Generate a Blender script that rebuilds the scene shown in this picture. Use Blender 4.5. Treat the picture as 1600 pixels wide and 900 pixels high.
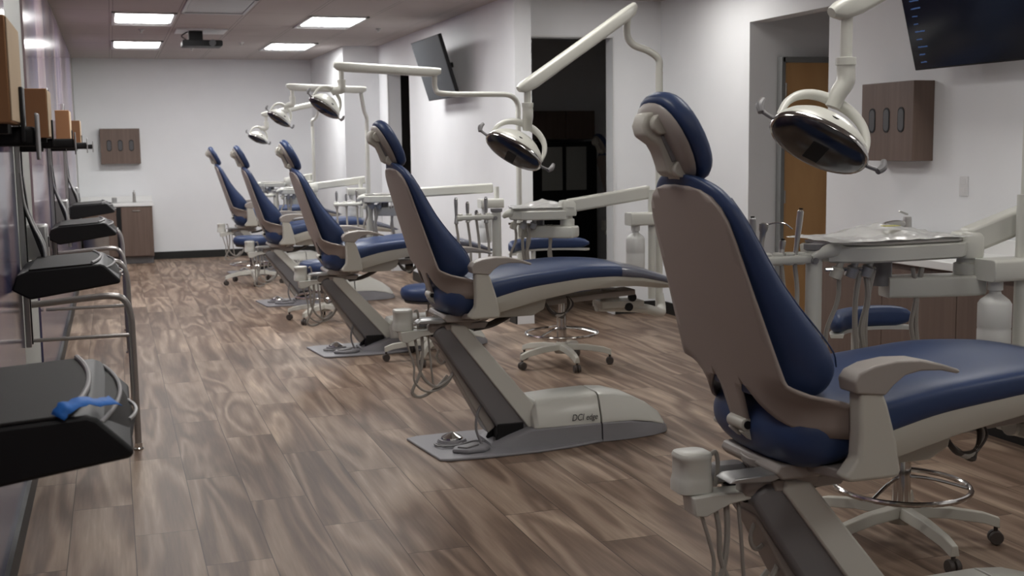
import bpy, bmesh, math, random
from mathutils import Vector, Matrix, noise
random.seed(7)
S = bpy.context.scene
COL = S.collection
for o in list(bpy.data.objects): bpy.data.objects.remove(o)
pi = math.pi
# ---------------------------------------------------------------- camera
F, CAMZ = 1865.0, 1.54
_v = Vector((172-800, -(234-450), -F)).normalized()
_up = Vector((1, .014, 0)).cross(_v).normalized()
if _up.y < 0: _up = -_up
_x = _v.cross(_up)
RM = Matrix((_x, _v, _up))
CAMP = Vector((0, 0, CAMZ))
cd = bpy.data.cameras.new('camera'); cam = bpy.data.objects.new('camera', cd); COL.objects.link(cam)
cam.matrix_world = Matrix.Translation(CAMP) @ RM.to_4x4()
cd.sensor_width = 36; cd.lens = F/1600*36; cd.clip_start = .05; cd.clip_end = 100
cd.dof.use_dof = True; cd.dof.focus_distance = 4.3; cd.dof.aperture_fstop = 6.0
S.camera = cam
S.view_settings.view_transform = 'Standard'; S.view_settings.look = 'None'
S.view_settings.exposure = 0.0; S.view_settings.gamma = 1; S.view_settings.use_curve_mapping = False
w = bpy.data.worlds.new('world'); S.world = w; w.use_nodes = True
w.node_tree.nodes['Background'].inputs[0].default_value = (.5, .5, .52, 1); w.node_tree.nodes['Background'].inputs[1].default_value = .05
LAMP = 30.0          # strength of the ceiling panels
def atY(px, py, Y):                                   # a point of the photo set out at its distance down the room
    r = RM @ Vector((px-800, -(py-450), -F)); return CAMP + r*(Y/r.y)
# ---------------------------------------------------------------- materials
def mat(name, col, rough=.5, metal=0, spec=.5, coat=0, emit=None, es=0, trans=0, ior=1.45, alpha=1, bump=0, bscale=200, vary=0, vscale=3):
    m = bpy.data.materials.new(name); m.use_nodes = True; nt = m.node_tree; b = nt.nodes['Principled BSDF']
    b.inputs['Base Color'].default_value = (*col, 1); b.inputs['Roughness'].default_value = rough
    b.inputs['Metallic'].default_value = metal; b.inputs['Specular IOR Level'].default_value = spec
    b.inputs['Coat Weight'].default_value = coat; b.inputs['Coat Roughness'].default_value = .12
    b.inputs['Transmission Weight'].default_value = trans; b.inputs['IOR'].default_value = ior
    b.inputs['Alpha'].default_value = alpha
    if emit: b.inputs['Emission Color'].default_value = (*emit, 1); b.inputs['Emission Strength'].default_value = es
    if bump or vary:
        tc = nt.nodes.new('ShaderNodeTexCoord')
        if bump:
            n = nt.nodes.new('ShaderNodeTexNoise'); n.inputs['Scale'].default_value = bscale; n.inputs['Detail'].default_value = 3
            nt.links.new(tc.outputs['Object'], n.inputs['Vector'])
            bp = nt.nodes.new('ShaderNodeBump'); bp.inputs['Strength'].default_value = bump; bp.inputs['Distance'].default_value = .002
            nt.links.new(n.outputs['Fac'], bp.inputs['Height']); nt.links.new(bp.outputs['Normal'], b.inputs['Normal'])
        if vary:
            n = nt.nodes.new('ShaderNodeTexNoise'); n.inputs['Scale'].default_value = vscale
            nt.links.new(tc.outputs['Object'], n.inputs['Vector'])
            r = nt.nodes.new('ShaderNodeValToRGB')
            r.color_ramp.elements[0].color = (*[c*(1-vary) for c in col], 1); r.color_ramp.elements[1].color = (*[min(1, c*(1+vary)) for c in col], 1)
            r.color_ramp.elements[0].position = .3; r.color_ramp.elements[1].position = .7
            nt.links.new(n.outputs['Fac'], r.inputs['Fac']); nt.links.new(r.outputs['Color'], b.inputs['Base Color'])
    return m
class G: pass
M = G()
M.wall = mat('white_wall_paint', (.76, .77, .785), .6, spec=.25, bump=.08, bscale=90, vary=.015)
M.greywall = mat('grey_paint', (.36, .37, .35), .6, bump=.05)
M.base = mat('black_baseboard', (.012, .012, .011), .5)
M.navy = mat('navy_vinyl', (.027, .048, .120), .42, spec=.45, bump=.05, bscale=500, vary=.05)
M.shell = mat('taupe_plastic', (.31, .262, .235), .45, spec=.4, vary=.02)
M.beige = mat('beige_enamel', (.49, .475, .42), .38, spec=.5)
M.taup2 = mat('warm_grey_plastic', (.33, .30, .275), .4)
M.white = mat('ivory_white_enamel', (.60, .60, .55), .28, spec=.5, coat=.2)
M.greyp = mat('mid_grey_plastic', (.20, .195, .20), .4)
M.armg = mat('grey_arm_plastic', (.18, .175, .18), .38)  # the lift arm's own even grey
M.skirt = mat('blue_grey_plastic', (.24, .235, .25), .45)
M.dgrey = mat('dark_grey_plastic', (.075, .075, .08), .45)
M.black = mat('black_plastic', (.008, .008, .009), .5, spec=.35)
M.trayt = mat('charcoal_plastic', (.019, .018, .018), .6, spec=.3, bump=.15, bscale=900)
M.chrome = mat('chrome', (.62, .61, .60), .12, metal=1)
M.steel = mat('brushed_steel', (.50, .49, .47), .3, metal=1)
M.alu = mat('satin_aluminium', (.42, .42, .42), .35, metal=.8)
M.pipe = mat('painted_steel_pipe', (.34, .32, .31), .25, metal=.6)
M.hose = mat('grey_hose', (.33, .31, .28), .5)
M.dhose = mat('dark_hose', (.06, .05, .045), .5)
M.card = mat('brown_cardboard', (.30, .155, .070), .8, bump=.2, bscale=60, vary=.06)
M.card2 = mat('pale_cardboard', (.40, .30, .20), .8, bump=.2, bscale=60, vary=.05)
M.bottle = mat('white_bottle_plastic', (.66, .66, .64), .4, trans=.15)
M.count = mat('white_countertop', (.75, .75, .74), .3)
M.tape = mat('blue_masking_tape', (.015, .14, .50), .6, bump=.3, bscale=80)
M.screen = mat('tv_glass', (.006, .008, .014), .12, spec=.6)
M.screeng = mat('tv_grey_sheen_glass', (.075, .082, .09), .6, spec=.3)  # grey reflection on the far screen, put into its base colour
M.bluetext = mat('screen_menu_blue', (.02, .05, .12), .4, emit=(.12, .28, .75), es=.16)
M.lens = mat('lamp_diffuser', (.9, .9, .9), .4, emit=(1, .99, .975), es=LAMP)
M.lensnear = mat('near_lamp_diffuser', (.9, .9, .9), .4, emit=(1, .975, .93), es=LAMP*.36)
M.lensdim = mat('added_fill_panel', (.9, .9, .9), .4, emit=(1, .98, .95), es=.35)  # weak glow for the fill panel added in the dark room
M.lensoff = mat('unlit_diffuser', (.45, .47, .48), .4)
M.trim = mat('white_trim', (.66, .66, .66), .4)
M.doorframe = mat('grey_door_frame', (.20, .205, .205), .45)
M.bag = mat('clear_plastic_film', (.72, .72, .71), .22, spec=.6, alpha=.72)
M.toe = mat('clear_vinyl_cover', (.30, .30, .33), .08, spec=.9, alpha=.42, coat=1)
M.reflector = mat('smoky_reflector_lens', (.12, .12, .125), .22, metal=1)
M.yellow = mat('yellow_paper', (.45, .42, .10), .6)
M.text = mat('dark_grey_print', (.03, .03, .035), .5)
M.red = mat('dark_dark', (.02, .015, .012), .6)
def nodes(m): return m.node_tree.nodes, m.node_tree.links
def wood(name, c1, c2, sx=30, sz=1.2, rough=.5, axis='z'):
    m = mat(name, c1, rough); N, L = nodes(m); b = N['Principled BSDF']
    tc = N.new('ShaderNodeTexCoord'); mp = N.new('ShaderNodeMapping')
    mp.inputs['Scale'].default_value = (sx, sx, sz) if axis == 'z' else (sz, sx, sx)
    n = N.new('ShaderNodeTexNoise'); n.inputs['Scale'].default_value = 1; n.inputs['Detail'].default_value = 5; n.inputs['Distortion'].default_value = .6
    r = N.new('ShaderNodeValToRGB'); r.color_ramp.elements[0].color = (*c1, 1); r.color_ramp.elements[1].color = (*c2, 1)
    r.color_ramp.elements[0].position = .3; r.color_ramp.elements[1].position = .7
    L.new(tc.outputs['Object'], mp.inputs['Vector']); L.new(mp.outputs['Vector'], n.inputs['Vector']); L.new(n.outputs['Fac'], r.inputs['Fac']); L.new(r.outputs['Color'], b.inputs['Base Color'])
    return m
M.lam = wood('taupe_wood_laminate', (.115, .078, .062), (.15, .104, .084))
M.door = wood('oak_door_veneer', (.50, .285, .12), (.62, .37, .165), 5, 1.2)
def math_(N, L, op, a, b=None, c=None):
    n = N.new('ShaderNodeMath'); n.operation = op
    for i, q in enumerate((a, b, c)):
        if q is None: continue
        if isinstance(q, (int, float)): n.inputs[i].default_value = q
        else: L.new(q, n.inputs[i])
    return n.outputs[0]
def floor_mat():
    m = mat('wood_look_plank_floor', (.3, .25, .2), .45, spec=.2); N, L = nodes(m); b = N['Principled BSDF']
    tc = N.new('ShaderNodeTexCoord'); sp = N.new('ShaderNodeSeparateXYZ'); L.new(tc.outputs['Object'], sp.inputs[0])
    X, Y = sp.outputs[0], sp.outputs[1]
    W, LN = .245, 1.22
    col = math_(N, L, 'FLOOR', math_(N, L, 'DIVIDE', math_(N, L, 'SUBTRACT', X, .015), W))
    fx = math_(N, L, 'FRACT', math_(N, L, 'DIVIDE', math_(N, L, 'SUBTRACT', X, .015), W))
    yo = math_(N, L, 'ADD', math_(N, L, 'DIVIDE', Y, LN), math_(N, L, 'MULTIPLY', col, .371))
    row = math_(N, L, 'FLOOR', yo); fy = math_(N, L, 'FRACT', yo)
    cmb = N.new('ShaderNodeCombineXYZ'); L.new(col, cmb.inputs[0]); L.new(row, cmb.inputs[1])
    wn = N.new('ShaderNodeTexWhiteNoise'); wn.noise_dimensions = '2D'; L.new(cmb.outputs[0], wn.inputs['Vector'])
    # grain coordinates, shifted from plank to plank
    gx = math_(N, L, 'ADD', math_(N, L, 'MULTIPLY', X, 5.0), math_(N, L, 'MULTIPLY', wn.outputs['Value'], 37.0))
    gy = math_(N, L, 'ADD', math_(N, L, 'MULTIPLY', Y, .55), math_(N, L, 'MULTIPLY', row, 5.3))
    g = N.new('ShaderNodeCombineXYZ'); L.new(gx, g.inputs[0]); L.new(gy, g.inputs[1])
    n1 = N.new('ShaderNodeTexNoise'); n1.inputs['Scale'].default_value = 1.0; n1.inputs['Detail'].default_value = 2.0; n1.inputs['Distortion'].default_value = .5; n1.inputs['Roughness'].default_value = .45
    L.new(g.outputs[0], n1.inputs['Vector'])
    rings = math_(N, L, 'MULTIPLY', n1.outputs['Fac'], 30.0)
    band = math_(N, L, 'ADD', math_(N, L, 'MULTIPLY', math_(N, L, 'SINE', rings), .5), .5)
    n2 = N.new('ShaderNodeTexNoise'); n2.inputs['Scale'].default_value = 1; n2.inputs['Detail'].default_value = 6
    mp = N.new('ShaderNodeMapping'); mp.inputs['Scale'].default_value = (75, 4, 1); L.new(tc.outputs['Object'], mp.inputs[0]); L.new(mp.outputs[0], n2.inputs['Vector'])
    n3 = N.new('ShaderNodeTexNoise'); n3.inputs['Scale'].default_value = 1.1; n3.inputs['Detail'].default_value = 2; L.new(g.outputs[0], n3.inputs['Vector'])
    f = math_(N, L, 'ADD', math_(N, L, 'MULTIPLY', band, .33), math_(N, L, 'MULTIPLY', n2.outputs['Fac'], .30))
    f = math_(N, L, 'ADD', f, math_(N, L, 'MULTIPLY', n3.outputs['Fac'], .52))
    f = math_(N, L, 'ADD', f, math_(N, L, 'MULTIPLY', math_(N, L, 'SUBTRACT', wn.outputs['Value'], .5), .13))
    r = N.new('ShaderNodeValToRGB'); e = r.color_ramp.elements
    e[0].position = .12; e[0].color = (.062, .040, .029, 1); e[1].position = .95; e[1].color = (.50, .375, .280, 1)
    q = e.new(.40); q.color = (.138, .092, .067, 1); q = e.new(.60); q.color = (.21, .148, .109, 1); q = e.new(.76); q.color = (.285, .212, .160, 1)
    L.new(f, r.inputs['Fac'])
    ex = math_(N, L, 'LESS_THAN', math_(N, L, 'MINIMUM', fx, math_(N, L, 'SUBTRACT', 1, fx)), .008)
    ey = math_(N, L, 'LESS_THAN', math_(N, L, 'MINIMUM', fy, math_(N, L, 'SUBTRACT', 1, fy)), .0018)
    edge = math_(N, L, 'MAXIMUM', ex, ey)
    mx = N.new('ShaderNodeMix'); mx.data_type = 'RGBA'; L.new(math_(N, L, 'MULTIPLY', edge, .75), mx.inputs['Factor'])
    L.new(r.outputs['Color'], mx.inputs[6]); mx.inputs[7].default_value = (.04, .028, .02, 1)
    L.new(mx.outputs[2], b.inputs['Base Color'])
    bp = N.new('ShaderNodeBump'); bp.inputs['Strength'].default_value = .35; bp.inputs['Distance'].default_value = .002
    L.new(math_(N, L, 'SUBTRACT', math_(N, L, 'MULTIPLY', n2.outputs['Fac'], .3), edge), bp.inputs['Height']); L.new(bp.outputs['Normal'], b.inputs['Normal'])
    return m
M.floor = floor_mat()
def ceil_mat():
    m = mat('ceiling_tile_grid', (.4, .36, .34), .9, spec=.1); N, L = nodes(m); b = N['Principled BSDF']
    tc = N.new('ShaderNodeTexCoord'); sp = N.new('ShaderNodeSeparateXYZ'); L.new(tc.outputs['Object'], sp.inputs[0])
    def near(v, off, pitch, wd):
        t = math_(N, L, 'FRACT', math_(N, L, 'DIVIDE', math_(N, L, 'SUBTRACT', v, off), pitch))
        return math_(N, L, 'LESS_THAN', math_(N, L, 'MINIMUM', t, math_(N, L, 'SUBTRACT', 1, t)), wd/pitch)
    e = math_(N, L, 'MAXIMUM', near(sp.outputs[0], .07, .597, .012), near(sp.outputs[1], .92, 1.17, .012))
    e2 = math_(N, L, 'MAXIMUM', near(sp.outputs[0], .07, .597, .017), near(sp.outputs[1], .92, 1.17, .017))
    n = N.new('ShaderNodeTexNoise'); n.inputs['Scale'].default_value = 160; n.inputs['Detail'].default_value = 2; L.new(tc.outputs['Object'], n.inputs['Vector'])
    r = N.new('ShaderNodeValToRGB'); r.color_ramp.elements[0].color = (.44, .40, .385, 1); r.color_ramp.elements[1].color = (.51, .47, .455, 1)
    L.new(n.outputs['Fac'], r.inputs['Fac'])
    m1 = N.new('ShaderNodeMix'); m1.data_type = 'RGBA'; L.new(e2, m1.inputs['Factor']); L.new(r.outputs['Color'], m1.inputs[6]); m1.inputs[7].default_value = (.20, .18, .175, 1)
    m2 = N.new('ShaderNodeMix'); m2.data_type = 'RGBA'; L.new(e, m2.inputs['Factor']); L.new(m1.outputs[2], m2.inputs[6]); m2.inputs[7].default_value = (.50, .46, .44, 1)
    L.new(m2.outputs[2], b.inputs['Base Color'])
    return m
M.ceil = ceil_mat()
def mural_mat():
    m = mat('glossy_purple_mural', (.3, .2, .3), .13, spec=.22); N, L = nodes(m); b = N['Principled BSDF']
    tc = N.new('ShaderNodeTexCoord'); mp = N.new('ShaderNodeMapping'); mp.inputs['Scale'].default_value = (1, 2.1, .16); L.new(tc.outputs['Object'], mp.inputs[0])
    n = N.new('ShaderNodeTexNoise'); n.inputs['Scale'].default_value = 1.6; n.inputs['Detail'].default_value = 3.5; n.inputs['Distortion'].default_value = .3; L.new(mp.outputs[0], n.inputs['Vector'])
    r = N.new('ShaderNodeValToRGB'); e = r.color_ramp.elements
    e[0].position = .30; e[0].color = (.06, .065, .14, 1); e[1].position = .68; e[1].color = (.40, .29, .31, 1)
    q = e.new(.42); q.color = (.13, .105, .18, 1); q = e.new(.50); q.color = (.25, .17, .22, 1); q = e.new(.58); q.color = (.36, .29, .295, 1)
    L.new(n.outputs['Fac'], r.inputs['Fac'])
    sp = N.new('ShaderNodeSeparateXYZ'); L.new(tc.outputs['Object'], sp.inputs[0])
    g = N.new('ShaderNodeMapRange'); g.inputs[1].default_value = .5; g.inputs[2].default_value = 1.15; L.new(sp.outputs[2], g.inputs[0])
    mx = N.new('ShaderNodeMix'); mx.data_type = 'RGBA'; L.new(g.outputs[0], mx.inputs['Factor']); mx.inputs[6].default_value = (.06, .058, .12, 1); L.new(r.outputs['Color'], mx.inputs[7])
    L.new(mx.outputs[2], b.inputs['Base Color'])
    return m
M.mural = mural_mat()
# ---------------------------------------------------------------- mesh builder
def catmull(P, n=8, closed=False):
    P = [Vector(p) for p in P]
    if len(P) < 3: return P
    out = []; N = len(P); rng = range(N if closed else N-1)
    for i in rng:
        p0 = P[(i-1) % N] if closed or i > 0 else P[0]*2-P[1]
        p1, p2 = P[i], P[(i+1) % N]
        p3 = P[(i+2) % N] if closed or i+2 < N else P[-1]*2-P[-2]
        for k in range(n):
            t = k/n
            out.append(.5*((2*p1)+(p2-p0)*t+(2*p0-5*p1+4*p2-p3)*t*t+(3*p1-p0-3*p2+p3)*t**3))
    if not closed: out.append(P[-1])
    return out
class MB:
    def __init__(s): s.v = []; s.f = []
    def add(s, vs, fs):
        o = len(s.v); s.v += [Vector(p) for p in vs]; s.f += [tuple(i+o for i in f) for f in fs]; return s
    def box(s, c, d, rot=None):
        R = rot.to_3x3() if rot else Matrix.Identity(3); c = Vector(c)
        vs = [c+R@Vector((x*d[0]/2, y*d[1]/2, z*d[2]/2)) for x in (-1, 1) for y in (-1, 1) for z in (-1, 1)]
        return s.add(vs, [(0,1,3,2),(4,6,7,5),(0,4,5,1),(2,3,7,6),(0,2,6,4),(1,5,7,3)])
    def bar(s, a, b, wd, h, up=(0,0,1)):            # a square bar from a to b
        a, b = Vector(a), Vector(b); d = (b-a); l = d.length; d.normalize(); sd = d.cross(Vector(up)).normalized(); u = sd.cross(d)
        return s.box((a+b)/2, (l, wd, h), Matrix((d, -sd, u)).transposed())
    def loft(s, rings, cap=True, closed=False):
        n = len(rings[0]); vs = [p for r in rings for p in r]; fs = []
        R = len(rings)
        for i in range(R if closed else R-1):
            for j in range(n):
                a, b = i*n+j, i*n+(j+1) % n; c, d = ((i+1) % R)*n+(j+1) % n, ((i+1) % R)*n+j
                fs.append((a, b, c, d))
        if cap and not closed: fs.append(tuple(range(n-1, -1, -1))); fs.append(tuple((R-1)*n+j for j in range(n)))
        return s.add(vs, fs)
    def tube(s, P, r, n=10, smooth=6, closed=False):
        P = catmull(P, smooth, closed) if smooth > 1 else [Vector(p) for p in P]
        rr = r if isinstance(r, (list, tuple)) else None
        d0 = (P[1]-P[0]).normalized(); u = d0.orthogonal().normalized(); rings = []
        N = len(P)
        for i, p in enumerate(P):
            if closed: d = (P[(i+1) % N]-P[(i-1) % N]).normalized()
            else: d = (P[min(i+1, N-1)]-P[max(i-1, 0)]).normalized()
            u = (u-d*u.dot(d)).normalized(); v = d.cross(u)
            if rr: t = i/(N-1)*(len(rr)-1); k = min(int(t), len(rr)-2); q = rr[k]+(rr[k+1]-rr[k])*(t-k)
            else: q = r
            rings.append([p+(u*math.cos(2*pi*j/n)+v*math.sin(2*pi*j/n))*q for j in range(n)])
        return s.loft(rings, closed=closed)
    def cyl(s, a, b, r, r2=None, n=20):
        return s.tube([a, b], [r, r if r2 is None else r2], n, 1)
    def lathe(s, prof, o=(0,0,0), axis=(0,0,1), n=28):   # prof: (radius, height)
        ax = Vector(axis).normalized(); u = ax.orthogonal().normalized(); v = ax.cross(u); o = Vector(o)
        return s.loft([[o+ax*h+(u*math.cos(2*pi*j/n)+v*math.sin(2*pi*j/n))*max(r, .0004) for j in range(n)] for r, h in prof])
    def prism(s, out, y0, y1, f=None):              # outline in x,z pushed along y
        f = f or (lambda a, b, t: (a, t, b))
        n = len(out); vs = [f(a, b, y0) for a, b in out]+[f(a, b, y1) for a, b in out]
        fs = [tuple(range(n)), tuple(range(2*n-1, n-1, -1))]+[(i, i+n, (i+1) % n+n, (i+1) % n) for i in range(n)]
        return s.add(vs, fs)
    def pillow(s, out, o, U, V, Nn, t, steps=((0,.95),(.18,1),(.6,1),(.86,.93),(1,.78))):
        o, U, V, Nn = Vector(o), Vector(U), Vector(V), Vector(Nn)
        cx = sum(a for a, b in out)/len(out); cy = sum(b for a, b in out)/len(out)
        return s.loft([[o+U*(cx+(a-cx)*k)+V*(cy+(b-cy)*k)+Nn*(h*t) for a, b in out] for h, k in steps])
    def build(s, name, m, parent=None, smooth=35, bevel=0, sub=0, world=False, segs=2, solid=0):
        me = bpy.data.meshes.new(name)
        off = parent_loc(parent) if (parent and world) else Vector((0,0,0))
        me.from_pydata([tuple(p-off) for p in s.v], [], s.f)
        return finish(me, name, m, parent, smooth, bevel, sub, segs, solid)
def parent_loc(p):
    l = Vector((0,0,0))
    while p: l += Vector(p.location); p = p.parent
    return l
def finish(me, name, m, parent=None, smooth=35, bevel=0, sub=0, segs=2, solid=0):
    bm = bmesh.new(); bm.from_mesh(me); bmesh.ops.recalc_face_normals(bm, faces=bm.faces); bm.to_mesh(me); bm.free()
    me.materials.append(m)
    if smooth:
        for p in me.polygons: p.use_smooth = True
        try: me.set_sharp_from_angle(angle=math.radians(smooth))
        except Exception: pass
    o = bpy.data.objects.new(name, me); COL.objects.link(o)
    if solid: md = o.modifiers.new('solid', 'SOLIDIFY'); md.thickness = solid; md.offset = -1
    if bevel: md = o.modifiers.new('bevel', 'BEVEL'); md.width = bevel; md.segments = segs; md.limit_method = 'ANGLE'; md.angle_limit = math.radians(35); md.harden_normals = False
    if sub: md = o.modifiers.new('sub', 'SUBSURF'); md.levels = sub; md.render_levels = sub
    if parent: o.parent = parent
    return o
def tag(o, label=None, cat=None, group=None, kind=None):
    if label: o['label'] = label
    if cat: o['category'] = cat
    if group: o['group'] = group
    if kind: o['kind'] = kind
    return o
def thing(name, label, cat, loc=(0,0,0), rz=0, group=None):
    o = bpy.data.objects.new(name, None); COL.objects.link(o); o.location = loc; o.rotation_euler = (0,0,rz); o.empty_display_size = .1
    return tag(o, label, cat, group)
def struct(o): o['kind'] = 'structure'; return o
def copy_tree(root, loc, rz=None, label=None, skip=()):
    def rec(o, par):
        c = o.copy(); COL.objects.link(c); c.parent = par
        for ch in [q for q in bpy.data.objects if q.parent == o and q.name.split('.')[0] not in skip and q['_k'] == o['_k']]: rec(ch, c)
        return c
    allc = []
    def rec2(o, par):
        c = o.copy(); COL.objects.link(c); c.parent = par
        for ch in list(o.children):
            if ch.name.split('.')[0] in skip: continue
            rec2(ch, c)
        return c
    r = rec2(root, None); r.location = loc
    if rz is not None: r.rotation_euler = (0,0,rz)
    if label: r['label'] = label
    return r
def rrect(a, b, r, n=4):                              # rounded rectangle outline, half sizes a b
    out = []
    for cx, cy, s0 in ((a-r, b-r, 0), (-a+r, b-r, pi/2), (-a+r, -b+r, pi), (a-r, -b+r, 3*pi/2)):
        for k in range(n+1): t = s0+pi/2*k/n; out.append((cx+r*math.cos(t), cy+r*math.sin(t)))
    return out
def arc(cx, cy, r, a0, a1, n): return [(cx+r*math.cos(a0+(a1-a0)*k/n), cy+r*math.sin(a0+(a1-a0)*k/n)) for k in range(n+1)]
def lerp(T, x):
    if x <= T[0][0]: return T[0][1]
    for (a, p), (b, q) in zip(T, T[1:]):
        if x <= b: return p+(q-p)*(x-a)/(b-a)
    return T[-1][1]
# ================================================================= the room
XL, XR1, XR2, YT, YB, H = -.43, 3.25, 4.71, 9.85, 17.45, 2.78
def wallbox(name, x0, x1, y0, y1, z0, z1, m, kind=True, bevel=0):
    o = MB().box(((x0+x1)/2, (y0+y1)/2, (z0+z1)/2), (x1-x0, y1-y0, z1-z0)).build(name, m, smooth=0, bevel=bevel)
    return struct(o) if kind else o
wallbox('floor', -1.0, 8.0, -2.6, 18.2, -.1, 0, M.floor)
wallbox('ceiling', -1.0, 8.0, -2.6, 18.2, H, H+.1, M.ceil)
wallbox('wall_left', XL-.2, XL, -2.6, YB, 0, H, M.greywall)
wallbox('wall_back', XL-.2, 3.4, YB, YB+.15, 0, H, M.wall)
wallbox('wall_front', -1.0, 8.0, -2.75, -2.6, 0, H, M.wall)
# pier in the far right corner
wallbox('wall_pier', 2.80, XR1+.15, 14.95, YB, 0, H, M.wall)
# far right wall with the tall opening
def wall_hole(name, fixed, axis, a0, a1, h0, h1, top, th, m):
    """wall of thickness th from fixed, running a0..a1, with a doorway h0..h1 up to top"""
    b = MB()
    def bx(p0, p1, z0, z1):
        if p1-p0 <= 0: return
        if axis == 'y': b.box((fixed+th/2, (p0+p1)/2, (z0+z1)/2), (th, p1-p0, z1-z0))
        else: b.box(((p0+p1)/2, fixed+th/2, (z0+z1)/2), (p1-p0, th, z1-z0))
    bx(a0, h0, 0, H); bx(h1, a1, 0, H); bx(h0, h1, top, H)
    return struct(b.build(name, m, smooth=0))
wall_hole('wall_right_far', XR1, 'y', 9.62, 14.95, 13.36, 14.42, 2.40, .15, M.wall)
wall_hole('wall_cross', YT, 'x', XR1+.15, 7.9, 3.425, 4.240, 2.455, .15, M.wall)
wall_hole('wall_right_near', XR2, 'y', -2.6, YT, 7.20, 8.28, 2.445, .15, M.wall)
# recess behind the near opening, with the oak door
wallbox('wall_recess_far', XR2+.15, 7.9, 8.28, 8.40, 0, H, M.wall)
wallbox('wall_recess_near', XR2+.15, 7.9, 7.08, 7.20, 0, H, M.wall)
d = thing('door_1', None, None); struct(d)
DX, DY, DT = 4.95, 8.25, 2.18
MB().box((DX+.53, DY, DT/2-.02), (.98, .04, DT-.04)).build('door_leaf', M.door, d, bevel=.003)
fr = MB(); fr.box((DX+.018, DY-.01, DT/2), (.036, .07, DT)); fr.box((DX+.54, DY-.01, DT-.02), (1.06, .07, .045)); fr.box((DX+1.05, DY-.01, DT/2), (.058, .07, DT)); fr.build('door_frame', M.doorframe, d, bevel=.004)
for z in (.25, 1.10, 1.93): MB().cyl((DX+.044, DY-.035, z-.05), (DX+.044, DY-.035, z+.05), .009).build('hinge', M.steel, d)
MB().tube([(DX+.95, DY-.05, 1.0), (DX+.95, DY-.08, 1.0), (DX+.84, DY-.08, 1.0)], .01).build('door_handle', M.steel, d)
# trims round the openings
t = MB(); t.box((4.245, YT-.006, 1.23), (.012, .012, 2.46)); t.box((3.832, YT-.006, 2.461), (.83, .012, .012)); t.box((3.419, YT-.006, 1.23), (.012, .012, 2.46)); struct(t.build('trim_1', M.trim, smooth=0))
t = MB(); t.box((XR1-.004, 14.44, 1.205), (.02, .05, 2.41)); t.box((XR1-.004, 13.89, 2.415), (.02, 1.11, .03)); struct(t.build('trim_2', M.trim, smooth=0))
# dark rooms beyond
wallbox('wall_dark_room_back', 3.41, 7.9, 13.4, 13.5, 0, H, M.wall)
wallbox('wall_dark_room_side', 7.8, 7.9, -2.6, 13.4, 0, H, M.wall)
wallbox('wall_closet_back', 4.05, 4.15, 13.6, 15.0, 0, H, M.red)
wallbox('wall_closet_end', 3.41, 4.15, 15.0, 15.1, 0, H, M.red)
# baseboards
wallbox('baseboard_back', .5, 2.78, YB-.015, YB, 0, .105, M.base)
wallbox('baseboard_pier', 2.785, 2.80, 14.94, YB-.015, 0, .105, M.base)
wallbox('baseboard_left', XL, XL+.03, -2.6, YB, 0, .10, M.base)
wallbox('baseboard_right_far', XR1-.015, XR1, 9.63, 13.34, 0, .105, M.base)
wallbox('baseboard_cross', 4.255, XR2, YT-.015, YT, 0, .105, M.base)
wallbox('baseboard_right_near', XR2-.015, XR2, 8.30, YT-.015, 0, .105, M.base)
# glossy mural panels on the left wall (grey wall shows between them)
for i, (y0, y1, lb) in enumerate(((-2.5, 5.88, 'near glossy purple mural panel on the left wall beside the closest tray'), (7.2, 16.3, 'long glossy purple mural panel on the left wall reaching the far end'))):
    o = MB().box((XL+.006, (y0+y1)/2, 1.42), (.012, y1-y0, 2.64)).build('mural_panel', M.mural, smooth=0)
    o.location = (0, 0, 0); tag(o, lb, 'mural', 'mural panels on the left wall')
# ================================================================= ceiling lights
def troffer(x0, y0, L=1.17, W=.585, on=True, label='', grp='lit ceiling light panels', lens=None):
    t = thing('ceiling_light', label, 'ceiling light', (x0+W/2, y0+L/2, H), 0, grp)
    fr = MB(); hw, hl = W/2-.006, L/2-.006
    for sx in (-1, 1): fr.box((sx*(hw-.015), 0, -.008), (.03, 2*hl, .016))
    for sy in (-1, 1): fr.box((0, sy*(hl-.03), -.008), (2*hw, .06, .016))
    fr.build('light_frame', M.trim if on else M.lensoff, t, bevel=.003)
    fr.box((0, 0, -.003), (2*hw, 2*hl, .006)) if 0 else None
    MB().box((0, 0, -.003), (2*hw-.04, 2*hl-.04, .006)).build('light_pan', M.trim if on else M.lensoff, t)
    y0_, y1_, xh = -hl+.07, hl-.27, hw-.035
    MB().loft([[Vector((xh*k*a, (y0_+y1_)/2+(y1_-y0_)/2*k*b, z)) for a, b in rrect(1, 1, .12, 3)] for k, z in ((1, -.006), (1, -.010), (.97, -.014))]).build('diffuser', lens or (M.lens if on else M.lensoff), t)
    return t
ys = [(14.20, 'second'), (11.27, 'first')]
troffer(.07, 14.55, label='lit ceiling panel in the left row, farthest, small in the photo')
troffer(.07, 11.55, label='lit ceiling panel in the left row, nearer one above the projector')
troffer(1.86, 14.55, label='lit ceiling panel in the right row, farthest, beside the corner pier')
troffer(1.86, 11.55, label='lit ceiling panel in the right row, nearer one')
for y in (8.3, 5.4, 2.5, -.4):
    for x in (.07, 1.86): troffer(x, y, lens=M.lens if y > 8 else M.lensnear, grp='overhead panels beyond the photo', label='ceiling panel above the treatment chairs, overhead beyond the photo')
for y in (7.9, 4.2, .9): troffer(3.75, y, lens=M.lensnear, grp='aisle panels beyond the photo', label=' ceiling panel over the near right aisle, overhead beyond the photo')
troffer(.67, 10.35, on=False, label='unlit pale grey ceiling panel cut off by the top edge of the photo', grp='unlit ceiling panels')
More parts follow.
